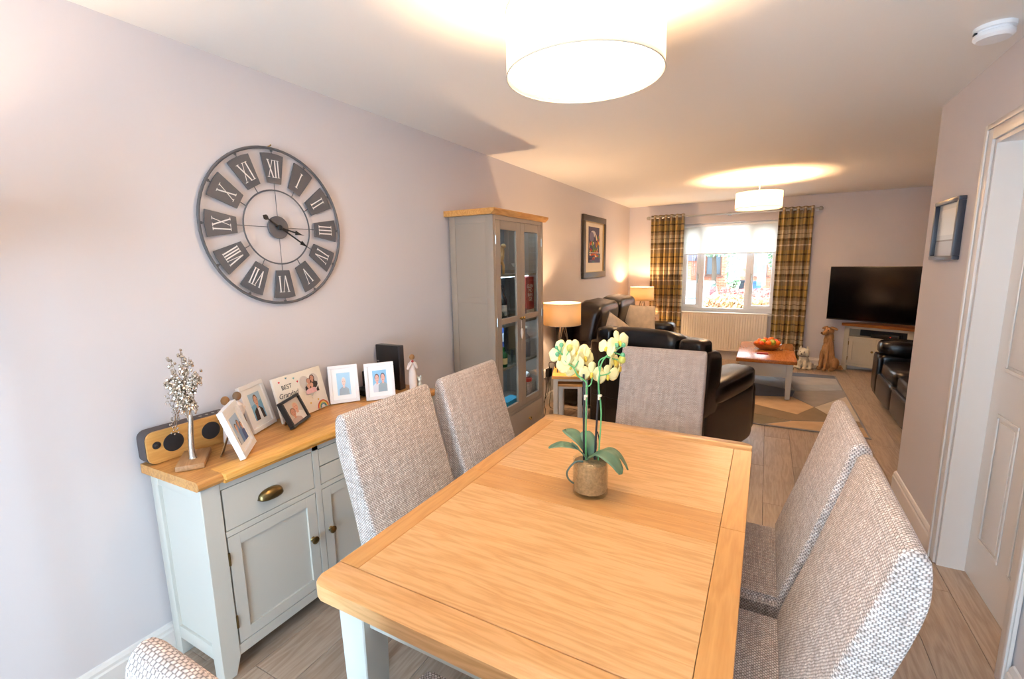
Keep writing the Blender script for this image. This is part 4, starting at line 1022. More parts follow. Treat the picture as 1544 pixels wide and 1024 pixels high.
# bottom
bottle('dark purple bottle at the bottom left of the cabinet',.19,2.985,.391,.034,.27,(36,26,44),(30,24,30))
bottle('clear bottle with white cap at the bottom of the cabinet',.20,3.10,.391,.036,.28,(206,216,220),(232,234,238),(196,150,130),tr=True)
carton('turquoise carton lying on the cabinet bottom',.26,.35,3.0,3.20,.391,.085,(60,160,196))
jr=thing('sweet_jar','round glass jar of sweets with red lid at the cabinet bottom','jar',(.27,3.49,.391))
bm=BM(); lathe(bm,[(0,.392),(.042,.393),(.05,.41),(.05,.50),(.04,.52),(.04,.525)],24,(.27,3.49,0)); obj('jar_body',bm,M('sweet_mix',(206,176,160),.4,var=.6,vs=60),jr)
bm=BM(); cyl(bm,.046,.526,.555,(.27,3.49,0),24,bev=.003); obj('lid',bm,M('red_lid',(190,60,44),.4),jr)
bm=BM(); ball(bm,(.27,3.49,.585),.026,14,10); obj('lid_knob',bm,M('white_china',(232,230,226),.25),jr)
bottle('slim clear bottle right of the sweet jar',.29,3.40,.391,.026,.22,(210,216,206),(200,190,170),tr=True)

# ---------------------------------------------------------------- leather seating
stitch=M('leather_seam',(24,17,14),.5)
def sofa(name,label,cat,loc,deg,w,dp,n,backtop,aw=.27,shoulder=False,armtop=.63):
    t=thing(name,label,cat,loc,(0,0,math.radians(deg)))
    sw=(w-2*aw)/n; e=.38
    bm=BM(); box(bm,-w/2+aw*.6,w/2-aw*.6,-dp/2+.05,dp/2-.09,.05,.31,.02); obj('base',bm,leather,t,world=False)
    for s in(-1,1):
        cx=s*(w/2-aw/2)
        bm=BM(); puff(bm,(cx,.02,.27),(aw-.02,dp-.06,.50),.22,14); ar=obj('armrest',bm,leather,t,world=False,smooth=80)
        bm=BM(); puff(bm,(cx,.055,armtop-.085),(aw+.035,dp*.86,.19),.5,14,Euler((.06,0,0)).to_matrix()); obj('arm_pad',bm,leather,ar,world=False,smooth=80)
        bm=BM(); puff(bm,(cx,dp/2-.035,.30),(aw-.03,.07,.42),.3,10); obj('arm_front',bm,leather,ar,world=False,smooth=80)
    bm=BM(); box(bm,-w/2+.02,w/2-.02,-dp/2,-dp/2+.09,.07,backtop-.13,.03,3); bp_=obj('back_panel',bm,leather,t,world=False)
    bm=BM()
    for xx in ((-w/2+.20,w/2-.20) if shoulder else [-w/2+aw+sw*k for k in range(n+1)]): box(bm,xx-.0015,xx+.0015,-dp/2-.0012,-dp/2+.001,.10,backtop-.17)
    box(bm,-w/2+.06,w/2-.06,-dp/2-.0012,-dp/2+.001,.385,.388); obj('seam',bm,stitch,bp_,world=False,smooth=0)
    for k in range(n):
        cx=-w/2+aw+sw*(k+.5); rot=Euler((-.20,0,0)).to_matrix()
        if shoulder:
            bm=BM(); puff(bm,(cx,-dp/2+.22,.66),(sw-.004,.26,.60),.34,14,rot,.012); bc=obj('back_cushion',bm,leather,t,world=False,smooth=80)
            bm=BM(); puff(bm,(cx,-dp/2+.11,backtop-.095),(sw,.23,.19),.5,14,rot,.02); obj('headrest',bm,leather,t,world=False,smooth=80)
        else:
            hb=backtop-.40; bm=BM(); puff(bm,(cx,-dp/2+.215,.40+hb/2),(sw+.03,.32,hb),.36,18,Euler((-.17,0,0)).to_matrix(),.012); bc=obj('back_cushion',bm,leather,t,world=False,smooth=80)
            bm=BM(); puff(bm,(cx,-dp/2+.345,.62),(sw-.05,.12,.30),.6,12,Euler((-.17,0,0)).to_matrix()); obj('lumbar_roll',bm,leather,bc,world=False,smooth=80)
        bm=BM(); puff(bm,(cx,.13,.365),(sw-.006,dp*.70,.21),.36,14,None,.01); obj('seat_cushion',bm,leather,t,world=False,smooth=80)
        bm=BM(); puff(bm,(cx,dp/2-.05,.20),(sw-.01,.11,.26),.32,12); obj('footrest_panel',bm,leather,t,world=False,smooth=80)
    if shoulder:
        for s in(-1,1):
            bm=BM(); puff(bm,(s*(w/2-.105),-dp/2+.15,.62),(.20,.27,.52),.36,12,Euler((-.12,0,0)).to_matrix()); obj('back_wing',bm,leather,t,world=False,smooth=80)
        for s,zz,ww in((-1,backtop-.10,.16),(1,backtop-.12,.20)):
            bm=BM(); puff(bm,(s*(sw/2+ww/2+.004),-dp/2+.10,zz),(ww,.19,.17),.42,12,None,.02); obj('shoulder_cushion',bm,leather,t,world=False,smooth=80)
    for sx in(-1,1):
        for sy in(-1,1):
            bm=BM(); cyl(bm,.022,0,.075,(sx*(w/2-.12),sy*(dp/2-.14),0),12); obj('foot',bm,blackp,t,world=False)
    return t
sofa('leather_sofa','dark brown leather two seat sofa along the clock wall, with scatter cushions','sofa',(.55,5.60,0),-90,2.20,.91,2,1.10,aw=.30,armtop=.69)
sofa('leather_sofa','dark brown leather recliner sofa by the television, partly hidden by the wall','sofa',(3.625,5.42,0),90,1.88,.98,2,.98,aw=.27,armtop=.64)
sofa('leather_armchair','wide dark brown leather armchair seen from behind, beyond the dining table','armchair',(1.370,4.085,0),-21,1.08,.94,1,1.0,aw=.24,shoulder=True,armtop=.64)
cush=M('mottled_cushion_fabric',(196,182,164),.85,var=.35,vs=16,bump=.2,bs=300)
def pillow(label,loc,rot,s=.44):
    t=thing('cushion',label,'cushion',loc,group='scatter cushions on the leather sofa')
    m=Euler(rot).to_matrix(); bm=BM(); n=12
    for sg in(-1,1):
        g=[]
        for i in range(n+1):
            row=[]
            for j in range(n+1):
                u=-1+2*i/n;v=-1+2*j/n; h=(max(0,(1-u*u)*(1-v*v)))**.45*.075
                pin=1-.07*(1-abs(u*v))*(abs(u)**4+abs(v)**4)*.7
                p=m@Vector((u*s/2*pin,sg*h,v*s/2*pin)); row.append(bm.verts.new(p))
            g.append(row)
        for a,b in zip(g,g[1:]):
            for j in range(n): bm.faces.new((a[j],a[j+1],b[j+1],b[j]))
    bmesh.ops.remove_doubles(bm,verts=bm.verts,dist=1e-5)
    obj('cover',bm,cush,t,world=False,smooth=80)
    bm=BM(); q=s/2*.985
    P=[m@Vector((a*q,0,b*q)) for a,b in((-1,-1),(-.33,-.95),(.33,-.95),(1,-1),(.95,-.33),(.95,.33),(1,1),(.33,.95),(-.33,.95),(-1,1),(-.95,.33),(-.95,-.33))]
    tube(bm,P,.004,6,True); obj('piping',bm,M('cushion_piping',(150,136,120),.8),t,world=False)
pillow('smaller looking beige scatter cushion tilted on its corner, nearer end of the sofa',(.64,4.98,.735),(-.30,.55,math.radians(62)),.40)
pillow('grey and beige mottled scatter cushion by the far sofa arm',(.62,6.05,.745),(-.28,.10,math.radians(40)),.47)

# ---------------------------------------------------------------- lamps and side tables
def table_lamp(label,x,y,z,ztop,rs=.178,hs=.205,power=16):
    t=thing('table_lamp',label,'lamp',(x,y,z),group='tripod table lamps')
    bm=BM(); lathe(bm,[(rs,ztop-hs),(rs,ztop)],40,(x,y,0))
    for f in [f for f in bm.faces if len(f.verts)>4]: bm.faces.remove(f)
    s=obj('lamp_shade',bm,linen,t); md=s.modifiers.new('t','SOLIDIFY'); md.thickness=.0016
    for zz in(ztop-hs,ztop):
        bm=BM(); tube(bm,[(x+rs*math.cos(a),y+rs*math.sin(a),zz) for a in [2*PI*i/40 for i in range(40)]],.002,6,True); obj('rim',bm,MATS['shade_rim'],t)
    zt=ztop-hs-.02; legm=M('tripod_metal',(66,56,48),.45,.4)
    for k in range(3):
        a=2*PI*k/3+.5; bm=BM()
        tube(bm,[(x+.02*math.cos(a),y+.02*math.sin(a),zt+.06),(x+.11*math.cos(a),y+.11*math.sin(a),z+.006)],.0055,8); ball(bm,(x+.11*math.cos(a),y+.11*math.sin(a),z+.007),.007,8,6)
        a2=a+2*PI/3; tube(bm,[(x+.065*math.cos(a),y+.065*math.sin(a),(zt+.06+z)/2),(x+.02*math.cos(a2),y+.02*math.sin(a2),zt+.06)],.0035,6)
        obj('leg',bm,legm,t)
    bm=BM(); cyl(bm,.018,zt+.03,zt+.10,(x,y,0),14)
    for k in range(3):
        a=2*PI*k/3; tube(bm,[(x,y,ztop-.03),(x+rs*math.cos(a),y+rs*math.sin(a),ztop-.01)],.002,6)
    cyl(bm,.004,zt+.10,ztop-.028,(x+.0,y+.022,0),6); cyl(bm,.004,zt+.10,ztop-.028,(x,y-.022,0),6)
    obj('lamp_holder',bm,legm,t)
    bm=BM(); ball(bm,(x,y,ztop-.095),.018); obj('bulb',bm,bulb_m,t)
    light('table_lamp_glow','POINT',(x,y,ztop-.095),power,WARM,.03)
    return t
table_lamp('tripod table lamp with drum shade close behind the tall glazed cabinet',.352,4.09,.5005,1.155,power=46)
table_lamp('tripod table lamp with drum shade in the far corner by the tartan curtain',.345,7.36,.5605,1.135,power=44)
# floor lamp just outside the photograph whose light rakes the clock wall
fl_=thing('floor_lamp','tall lamp standing against the clock wall near the patio door','lamp',(.25,.19,0))
bm=BM(); cyl(bm,.12,0,.02,(.25,.19,0),32,bev=.004); obj('base',bm,steel,fl_)
bm=BM(); cyl(bm,.011,.02,1.6,(.25,.19,0),12); obj('pole',bm,steel,fl_)
bm=BM(); lathe(bm,[(.19,1.545),(.17,1.78)],40,(.25,.19,0))
for f in [f for f in bm.faces if len(f.verts)>4]: bm.faces.remove(f)
s=obj('lamp_shade',bm,linen,fl_); s.modifiers.new('t','SOLIDIFY').thickness=.0016
bm=BM(); cyl(bm,.188,1.547,1.551,(.25,.19,0),40); obj('closed_base_plate',bm,steel,fl_)
bm=BM(); ball(bm,(.25,.19,1.625),.018); obj('bulb',bm,bulb_m,fl_)
light('floor_lamp_glow','POINT',(.25,.19,1.625),16,WARM,.028)
# nest of tables
def nest(label,w,dp,h,loc,deg,th,inset,z):
    t=thing('nest_table',label,'side table',loc,(0,0,math.radians(deg)))
    bm=BM(); box(bm,-w/2,w/2,-dp/2,dp/2,h-th,h,.004); obj('tabletop',bm,oak_x,t,world=False)
    lg=.042; a=w/2-inset; b=dp/2-inset
    for sx in(-1,1):
        for sy in(-1,1):
            bm=BM(); box(bm,sx*a-(lg if sx>0 else 0),sx*a+(0 if sx>0 else lg),sy*b-(lg if sy>0 else 0),sy*b+(0 if sy>0 else lg),0,h-th-.0005,.002); obj('leg',bm,sage,t,world=False)
    bm=BM(); box(bm,-a+lg,a-lg,b-.02,b-.002,h-th-.05,h-th-.0005); 
    for sx in(-1,1): box(bm,sx*a-(.02 if sx>0 else 0),sx*a+(0 if sx>0 else .02),-b+lg,b-lg,h-th-.05,h-th-.0005)
    box(bm,-a+lg,a-lg,-b+.002,-b+.016,h-th-.022,h-th-.0005)
    obj('apron',bm,sage,t,world=False); return t
NA=math.radians(20)
nc=Vector((.357,3.838,0))+Vector((math.cos(NA),math.sin(NA),0))*.17+Vector((-math.sin(NA),math.cos(NA),0))*.20
nest('larger oak topped grey nest table carrying the lamp behind the cabinet',.345,.40,.50,tuple(nc),20,.030,.012,0)
nest('smaller oak topped grey table nested under the larger one',.235,.31,.415,tuple(nc+Vector((-.0,-.01,0))),20,.024,.008,0)
ct_=thing('corner_side_table','small oak topped table in the far corner behind the sofa arm','side table',(.39,7.36,0))
bm=BM(); box(bm,.13,.68,7.12,7.62,.53,.56,.004); obj('tabletop',bm,oak_x,ct_)
for xx in(.145,.625):
    for yy in(7.135,7.565):
        bm=BM(); box(bm,xx,xx+.04,yy,yy+.04,0,.529,.002); obj('leg',bm,sage,ct_)
bm=BM(); box(bm,.185,.625,7.14,7.16,.45,.529); box(bm,.185,.625,7.58,7.60,.45,.529); box(bm,.148,.168,7.175,7.565,.45,.529); box(bm,.642,.662,7.175,7.565,.45,.529); obj('apron',bm,sage,ct_,smooth=0)
photoframe('framed_photo','small silver photo frame beside the corner lamp',(.580,7.235,.5605),20,.135,.165,.014,M('champagne_frame',(206,190,164),.4,.3),10,[((236,214,196),SQ),((214,180,160),circ(.5,.55,.22,.2))]+person(.5,.8,.36,(140,110,84),(220,200,190)),mount=None)
# power adaptor and trailing cables on the wall behind the cabinet
pa=thing('power_adaptor','black power adaptor in wall socket behind the nest table, cables trailing','adaptor',(.03,4.49,.36))
bm=BM(); box(bm,.0005,.012,4.42,4.56,.31,.40,.002); obj('socket_plate',bm,upvc,pa)
bm=BM(); box(bm,.0125,.055,4.445,4.535,.315,.405,.006); obj('adaptor_body',bm,blackp,pa)
for k,P in enumerate([[(.03,4.46,.315),(.04,4.40,.18),(.05,4.33,.05),(.10,4.25,.008),(.16,4.05,.008),(.06,3.95,.008),(.05,3.85,.008)],[(.03,4.50,.315),(.05,4.50,.15),(.08,4.40,.012),(.20,4.36,.008),(.32,4.42,.008),(.42,4.40,.008)],[(.04,4.49,.405),(.10,4.35,.5),(.2,4.24,.53),(.27,4.17,.507)],[(.05,4.46,.32),(.08,4.38,.2),(.07,4.2,.03),(.13,4.1,.008),(.2,4.0,.008),(.12,3.9,.008)]]):
    bm=BM(); tube(bm,smoothpts(P,6),.0038,6); obj('cable',bm,M('brown_black_cable',(44,32,26),.5),pa)

# ---------------------------------------------------------------- framed art
ar=thing('framed_picture','dark framed colourful abstract picture above the sofa','picture',(0,6.005,1.725),(0,0,PI/2))
bm=BM(); w,h,bw=.90,.79,.075
for a,b,c,d in((-w/2,w/2,-h/2,-h/2+bw),(-w/2,w/2,h/2-bw,h/2),(-w/2,-w/2+bw,-h/2+bw,h/2-bw),(w/2-bw,w/2,-h/2+bw,h/2-bw)): box(bm,a,b,-.038,-.002,c,d,.004)
obj('frame',bm,M('dark_bronze_frame',(66,54,40),.4,.2),ar,world=False)
bm=BM(); 
for a,b,c,d in((-w/2+bw,w/2-bw,-h/2+bw,-h/2+bw+.008),(-w/2+bw,w/2-bw,h/2-bw-.008,h/2-bw),(-w/2+bw,-w/2+bw+.008,-h/2+bw+.008,h/2-bw-.008),(w/2-bw-.008,w/2-bw,-h/2+bw+.008,h/2-bw-.008)): box(bm,a,b,-.030,-.012,c,d)
obj('gilt_slip',bm,M('gilt_slip',(206,176,120),.35,.6),ar,world=False,smooth=0)
rn=random.Random(11); pal=[(60,58,92),(196,84,40),(226,184,48),(92,132,56),(168,60,50),(110,94,130),(232,206,170),(70,110,120),(208,120,52)]
L=[((70,64,92),SQ),((206,196,196),circ(.42,.80,.24,.10)),((120,110,140),circ(.3,.72,.2,.14))]
for k in range(46):
    cx,cy=rn.random(),.12+.62*rn.random()**1.2; c=pal[rn.randrange(len(pal))]
    a=rn.uniform(0,PI); rx,ry=rn.uniform(.05,.16),rn.uniform(.02,.06)
    L.append((c,[(min(1,max(0,cx+x*math.cos(a)-y*math.sin(a))),min(1,max(0,cy+x*math.sin(a)+y*math.cos(a)))) for x,y in circ(0,0,rx,ry,9)]))
L+=[((236,222,206),[(0,.27),(1,.27),(1,.29),(0,.29)]),((84,80,110),[(0,0),(1,0),(1,.26),(0,.26)])]
for k in range(16):
    cx,cy=rn.random(),.24*rn.random(); c=pal[rn.randrange(len(pal))]; L.append((c,[(min(1,max(0,a)),min(.26,max(0,b))) for a,b in circ(cx,cy,.12,.03,9)]))
flatprint('mount',ar,w-2*bw,h-2*bw,[((232,218,196),SQ)],-.012,-h/2+bw)
flatprint('artwork',ar,.44,.46,L,-.0128,-.20)
bm=BM(); box(bm,-w/2+bw-.01,w/2-bw+.01,-.010,-.003,-h/2+bw-.01,h/2-bw+.01); obj('backing_board',bm,MATS['frame_backing'],ar,world=False,smooth=0)
rp=thing('framed_picture','slim grey framed picture on the wall beside the white door','picture',(WR,3.345,1.672),(0,0,-PI/2))
w,h,bw=.385,.315,.021; bm=BM()
for a,b,c,d in((-w/2,w/2,-h/2,-h/2+bw),(-w/2,w/2,h/2-bw,h/2),(-w/2,-w/2+bw,-h/2+bw,h/2-bw),(w/2-bw,w/2,-h/2+bw,h/2-bw)): box(bm,a,b,-.032,-.001,c,d,.003)
obj('frame',bm,M('slate_frame',(52,55,66),.35),rp,world=False)
flatprint('photograph',rp,w-2*bw,h-2*bw,[((206,206,204),SQ),((176,176,178),[(0,0),(1,0),(1,.3),(0,.3)]),((120,112,104),[(0,.28),(1,.28),(1,.31),(0,.31)]),((226,224,220),[(.1,.4),(.9,.4),(.9,.9),(.1,.9)])],-.012,-h/2+bw,flat=.3)
bm=BM(); box(bm,-w/2+bw-.005,w/2-bw+.005,-.010,-.002,-h/2+bw-.005,h/2-bw+.005); obj('backing_board',bm,MATS['frame_backing'],rp,world=False,smooth=0)

# ---------------------------------------------------------------- rug and coffee table
rg=thing('rug','grey, blue and tan geometric rug under the coffee table','rug',(2.07,5.97,0))
bm=BM(); box(bm,1.22,2.915,4.745,7.19,.001,.011,.003); obj('rug_base',bm,M('rug_blue_grey',(142,140,140),.97,var=.28,vs=5,bump=.3,bs=300),rg)
def patch(pts,col,k):
    c=Vector((sum(p[0] for p in pts)/len(pts),sum(p[1] for p in pts)/len(pts))); q=[(p[0]+(c.x-p[0])*.012,p[1]+(c.y-p[1])*.012) for p in pts]
    bm=BM(); prism(bm,q,.0105,.0135,'z'); obj('pattern_patch',bm,M('rug_%d'%k,col,.97,var=.2,vs=7,bump=.3,bs=300),rg,smooth=0)
tanr=(186,158,128); oli=(120,110,92); lt=(184,172,160); bl_=(104,110,124); sb_=(160,160,164)
patch([(1.26,4.76),(2.10,4.76),(2.33,4.96),(2.0,5.06),(1.26,5.2)],oli,1)
patch([(2.12,4.76),(2.90,4.76),(2.90,5.02),(2.60,5.06),(2.34,4.96)],tanr,2)
patch([(1.26,5.2),(2.0,5.06),(2.34,4.97),(2.60,5.07),(2.90,5.03),(2.90,5.2),(2.70,5.22),(2.562,5.54),(2.394,5.20),(1.9,5.45),(1.26,5.5)],(128,112,92),3)
patch([(1.9,5.45),(2.394,5.20),(2.562,5.54),(2.38,5.87),(2.0,5.75)],tanr,4)
patch([(2.562,5.54),(2.70,5.22),(2.90,5.2),(2.90,6.12)],lt,5)
patch([(2.562,5.54),(2.90,6.12),(2.90,6.4),(2.42,6.15),(2.38,5.87)],(140,134,132),6)
patch([(2.42,6.15),(2.90,6.4),(2.90,6.68),(2.40,6.45)],sb_,7)
patch([(2.40,6.45),(2.90,6.68),(2.90,7.0),(2.36,6.95)],(172,166,162),8)
patch([(2.36,6.95),(2.90,7.0),(2.90,7.17),(2.3,7.17)],bl_,9)
patch([(1.26,5.5),(1.9,5.45),(2.0,5.75),(1.3,6.0)],(160,140,116),10)
patch([(1.3,6.0),(2.0,5.75),(2.38,5.87),(2.42,6.15),(1.5,6.6)],bl_,11)
patch([(1.26,6.05),(1.48,6.6),(1.26,7.1)],lt,12); patch([(1.5,6.6),(2.42,6.17),(2.38,6.44),(2.0,7.16),(1.5,7.16)],(158,160,166),13)
tz_=.45; cx0,cx1,cy0,cy1=1.800,2.388,5.675,6.86
cf_=thing('coffee_table','grey coffee table with reddish oak top on the rug','coffee table',((cx0+cx1)/2,(cy0+cy1)/2,0))
bm=BM(); box(bm,cx0,cx1,cy0,cy1,tz_-.042,tz_,.005); obj('tabletop',bm,wood('coffee_oak',(196,124,62),(158,90,40),'y',rough=.22,grain=.4),cf_)
for xx in(cx0+.035,cx1-.035-.06):
    for yy in(cy0+.03,cy1-.03-.06):
        bm=BM(); taper(bm,(xx+.03,yy+.03),.0137,tz_-.0425,.046,.064,.003); obj('leg',bm,sage,cf_)
bm=BM(); box(bm,cx0+.045,cx1-.045,cy0+.042,cy1-.042,tz_-.195,tz_-.0425,.002); obj('drawer_case',bm,sage,cf_)
for s,xx in((-1,cx0+.0445),(1,cx1-.0445)):
    for k in range(2):
        a=cy0+.11+k*(cy1-cy0-.2)/2; bm=BM(); box(bm,min(xx,xx+s*.004),max(xx,xx+s*.004),a,a+(cy1-cy0-.24)/2,tz_-.185,tz_-.055,.001); dw=obj('drawer',bm,sage,cf_)
        knob(xx+s*.004,a+.10,tz_-.12,dw,brass,.85,neg=s<0)
# fruit bowl and fruit, each fruit its own thing
bwx,bwy=2.10,6.33
bw_=thing('fruit_bowl','shallow oval wooden fruit bowl on the coffee table','bowl',(bwx,bwy,tz_+.0005))
bm=BM(); lathe(bm,[(0,tz_+.001),(.07,tz_+.001),(.09,tz_+.008),(.135,tz_+.042),(.162,tz_+.072),(.156,tz_+.072),(.128,tz_+.047),(.085,tz_+.016),(0,tz_+.010)],36,(bwx,bwy,0),sy=.74); obj('bowl_wall',bm,wood('bowl_wood',(186,128,64),(140,88,40),'x',rough=.3),bw_)
org=M('orange_peel',(240,122,26),.4,bump=.15,bs=500); grn=M('green_apple_skin',(196,200,72),.35,var=.1,vs=20); redf=M('red_orange_peel',(226,84,30),.4)
fr=[(-.112,-.02,.078,.031,org,'mandarin at the window side rim, lowest of the near oranges'),(-.062,-.062,.078,.033,redf,'deep orange fruit at the near rim of the bowl'),(-.048,.01,.094,.033,grn,'green apple at the centre of the fruit bowl'),(.012,-.062,.088,.034,org,'orange in front of the larger green apple'),(.055,-.035,.096,.038,grn,'larger green apple at the television side of the bowl'),
    (.112,-.006,.088,.031,org,'orange at the television side rim of the bowl'),(-.082,.055,.094,.031,org,'orange in the back row, window end'),(-.020,.062,.108,.033,org,'orange second in the back row of the bowl'),(.040,.048,.116,.036,org,'topmost orange in the bowl'),(.092,.052,.100,.031,redf,'orange at the back of the bowl by the television end')]
for dx,dy,dz,r,m,lab in fr:
    nm='green_apple' if m is grn else 'orange'
    t=thing(nm,lab,'fruit',(bwx+dx,bwy+dy,tz_+dz-r),group='fruit in the wooden bowl')
    bm=BM(); lathe(bm,[(0,.06*r)]+[(r*math.sin(a),r-r*.94*math.cos(a)) for a in [PI*k/10 for k in range(1,10)]]+[(0,1.90*r)],16); obj('flesh',bm,m,t,world=False,smooth=80)
    bm=BM(); cyl(bm,.0025,1.88*r,2.02*r,n=6); obj('stalk',bm,M('stalk',(84,96,40),.7),t,world=False)
ph=thing('red_case_phone','small phone in a red case on the coffee table edge','phone',(2.055,6.02,tz_+.0005))
bm=BM(); box(bm,1.995,2.115,5.985,6.055,tz_+.0006,tz_+.012,.003); obj('case',bm,M('red_case',(196,40,52),.35),ph)
bm=BM(); box(bm,2.000,2.110,5.990,6.050,tz_+.0121,tz_+.0132,.0004,1); obj('screen',bm,M('phone_screen',(226,150,150),.15),ph,smooth=0)

# ---------------------------------------------------------------- television and its cabinet
a27=math.radians(-27)
tv=thing('television','large flat black television mounted across the far corner','television',(2.80,7.655,.705),(0,0,a27))
bm=BM(); box(bm,0,1.235,-.0,.045,0,.712,.004); obj('casing',bm,blackp,tv,world=False)
bm=BM(); box(bm,.008,1.227,-.0012,-.0002,.016,.704); obj('screen',bm,M('tv_screen',(6,6,8),.12,spec=.35),tv,world=False,smooth=0)
bm=BM(); box(bm,.45,.80,.0455,.07,.18,.52,.003); tube(bm,[(.62,.07,.36),(.70,.26,.36),(.80,.45,.36)],.02,8); obj('wall_bracket',bm,black,tv,world=False)
ts=thing('tv_cabinet','pale grey corner television cabinet with oak top','cabinet',(3.03,7.725,0),(0,0,a27))
TW=.745; TH=.655
pl_=[(0,0),(TW,0),(TW+.14,.26),(TW*.62,.41),(TW*.44,.395),(.03,.085)]
def poly2(o): return o
bm=BM(); prism(bm,[(-.03,-.03),(TW+.03,-.03),(TW+.16,.26),(TW*.62,.415),(TW*.44,.40),(.0,.05)],TH-.042,TH,'z',.006); obj('tabletop',bm,wood('tv_oak',(198,124,54),(164,92,36),'x',rough=.3),ts,world=False,smooth=30)
bm=BM(); prism(bm,pl_,.07,.10,'z'); prism(bm,pl_,.455,.475,'z'); prism(bm,pl_,TH-.075,TH-.043,'z')
for a,b in((0,.058),(TW-.058,TW)): box(bm,a,b,0,.05,0.0,TH-.043,.002)
prism(bm,[(TW-.02,.03),(TW,.0),(TW+.14,.26),(TW*.62,.41),(TW*.44,.395),(.03,.085),(.0,.0),(.02,.03),(.05,.075),(TW*.45,.375),(TW*.61,.39),(TW+.115,.25)],.10,TH-.075,'z')
obj('carcass',bm,cream_p,ts,world=False)
bm=BM(); box(bm,.058,TW-.058,.16,.17,.475,TH-.075); obj('niche_back',bm,black,ts,world=False,smooth=0)
for a,b,kx in((.062,TW/2-.001,TW/2-.03),(TW/2+.001,TW-.062,TW/2+.03)):
    bm=BM(); st=.05
    for p,q,c,d in((a,a+st,.102,.453),(b-st,b,.102,.453),(a+st,b-st,.102,.152),(a+st,b-st,.403,.453)): box(bm,p,q,.001,.02,c,d,.0015,1)
    box(bm,a+st-.004,b-st+.004,.009,.017,.148,.407); dd=obj('door',bm,cream_p,ts,world=False)
    knob(kx,0,.29,dd,brass,.9,axis='y',world=False)
    hx=a if a<TW/3 else b
    for hz in(.17,.38):
        bm=BM(); cyl(bm,.005,hz-.025,hz+.025,(hx,-.002,0),8); obj('hinge',bm,brass,dd,world=False)
mb=thing('media_box','black media box in the open niche of the television cabinet','media box',tuple(Vector((3.03,7.725,.4755))+Matrix.Rotation(a27,3,'Z')@Vector((.45,.08,0))),(0,0,a27))
bm=BM(); box(bm,-.15,.15,-.06,.06,0,.055,.004); obj('casing',bm,blackp,mb,world=False)
bm=BM(); cbox(bm,(.06,-.0605,.03),(.012,.001,.006)); obj('standby_light',bm,M('red_led',(200,60,40),.4,emit=(255,60,30),es=1.0),mb,world=False,smooth=0)

# ---------------------------------------------------------------- dog ornaments: bodies fused into one skin
def fused(name,balls,mat,parent,vox=.010):
    bm=BM()
    for c,r,s in balls: ball(bm,c,r,16,12,*s)
    o=obj(name,bm,mat,parent,world=False,smooth=0)
    r=o.modifiers.new('fuse','REMESH'); r.mode='VOXEL'; r.voxel_size=vox; r.use_smooth_shade=True
    s=o.modifiers.new('soft','SMOOTH'); s.factor=.5; s.iterations=5
    return o
td=thing('carved_dog','tall carved light brown wooden dog sitting by the television cabinet','ornament',(2.845,7.58,0),(0,0,math.radians(-42)))
dm=wood('carved_dog_wood',(182,140,96),(150,106,66),'z',rough=.6,grain=.4)
B=[]
for k in range(9): t=k/8; B.append(((0,.05-.055*t,.09+.33*t),.076-.016*t,(1,.95,1.2)))
B+=[((0,-.035,.30),.056,(.95,.9,1.5)),((0,.005,.46),.056,(1,1,1.5)),((0,-.005,.545),.058,(1,1.15,.95)),((0,-.06,.530),.036,(.95,1.6,.8)),((0,-.105,.520),.029,(1,1.2,.85)),((0,-.025,.58),.036,(1.1,1,.7))]
for s in(-1,1):
    B+=[((s*.075,.06,.095),.056,(.75,1.15,1.5)),((s*.085,-.015,.026),.031,(.9,1.9,.8)),((s*.036,-.062,.20),.026,(1,1,3.6)),((s*.036,-.072,.10),.023,(1,1,3.4)),((s*.036,-.09,.024),.026,(1,1.5,.85))]
fused('body',B,dm,td,.008)
for s in(-1,1):
    bm=BM(); ball(bm,(0,0,0),.040,14,10,1.25,.7,.40,Euler((.35,s*.35,s*.3)).to_matrix()); bmesh.ops.translate(bm,verts=bm.verts,vec=(s*.064,-.002,.588))
    obj('ear',bm,dm,td,world=False)
bm=BM(); ball(bm,(0,-.142,.528),.015,10,8); obj('nose',bm,M('dog_nose',(96,66,42),.6),td,world=False)
bm=BM()
for s in(-1,1): ball(bm,(s*.030,-.062,.562),.008,8,6)
obj('eye',bm,M('dog_nose',(96,66,42),.6),td,world=False)
bm=BM(); tube(bm,[(.053*math.cos(a),.010+.052*math.sin(a),.425-.012*math.sin(a)) for a in [2*PI*k/24 for k in range(24)]],.008,6,True); obj('collar',bm,M('carved_collar',(160,140,104),.7),td,world=False)
bm=BM(); tube(bm,smoothpts([(.05,.13,.03),(.12,.12,.035),(.16,.06,.05),(.165,.03,.085)],4),[.022]*10+[.018]*3,8); obj('tail',bm,dm,td,world=False)
wd_=thing('white_dog','white ceramic terrier sitting beside the coffee table','ornament',(2.575,7.56,0),(0,0,math.radians(-20)))
wm=M('white_ceramic',(222,214,196),.5,bump=.6,bs=120)
B=[((0,.03,.082),.072,(.95,1,1.05)),((0,-.01,.14),.062,(1,1,1.3)),((0,-.03,.235),.066,(1.1,1,.92)),((0,-.085,.222),.036,(1.1,1.1,.8)),((.0,-.02,.19),.05,(1,1,1))]
for s in(-1,1): B+=[((s*.035,-.065,.07),.026,(1,1,2.4)),((s*.035,-.085,.022),.027,(1,1.4,.8)),((s*.075,.02,.05),.045,(.8,1.3,1.0)),((s*.085,-.04,.022),.026,(1,1.5,.8)),((s*.05,-.05,.215),.028,(1,.8,1.1))]
fused('body',B,wm,wd_,.007)
for s in(-1,1):
    bm=BM(); lathe(bm,[(.024,.272),(.019,.295),(0,.335)],8,(s*.042,-.02,0),sy=.6); obj('ear',bm,wm,wd_,world=False,smooth=0)
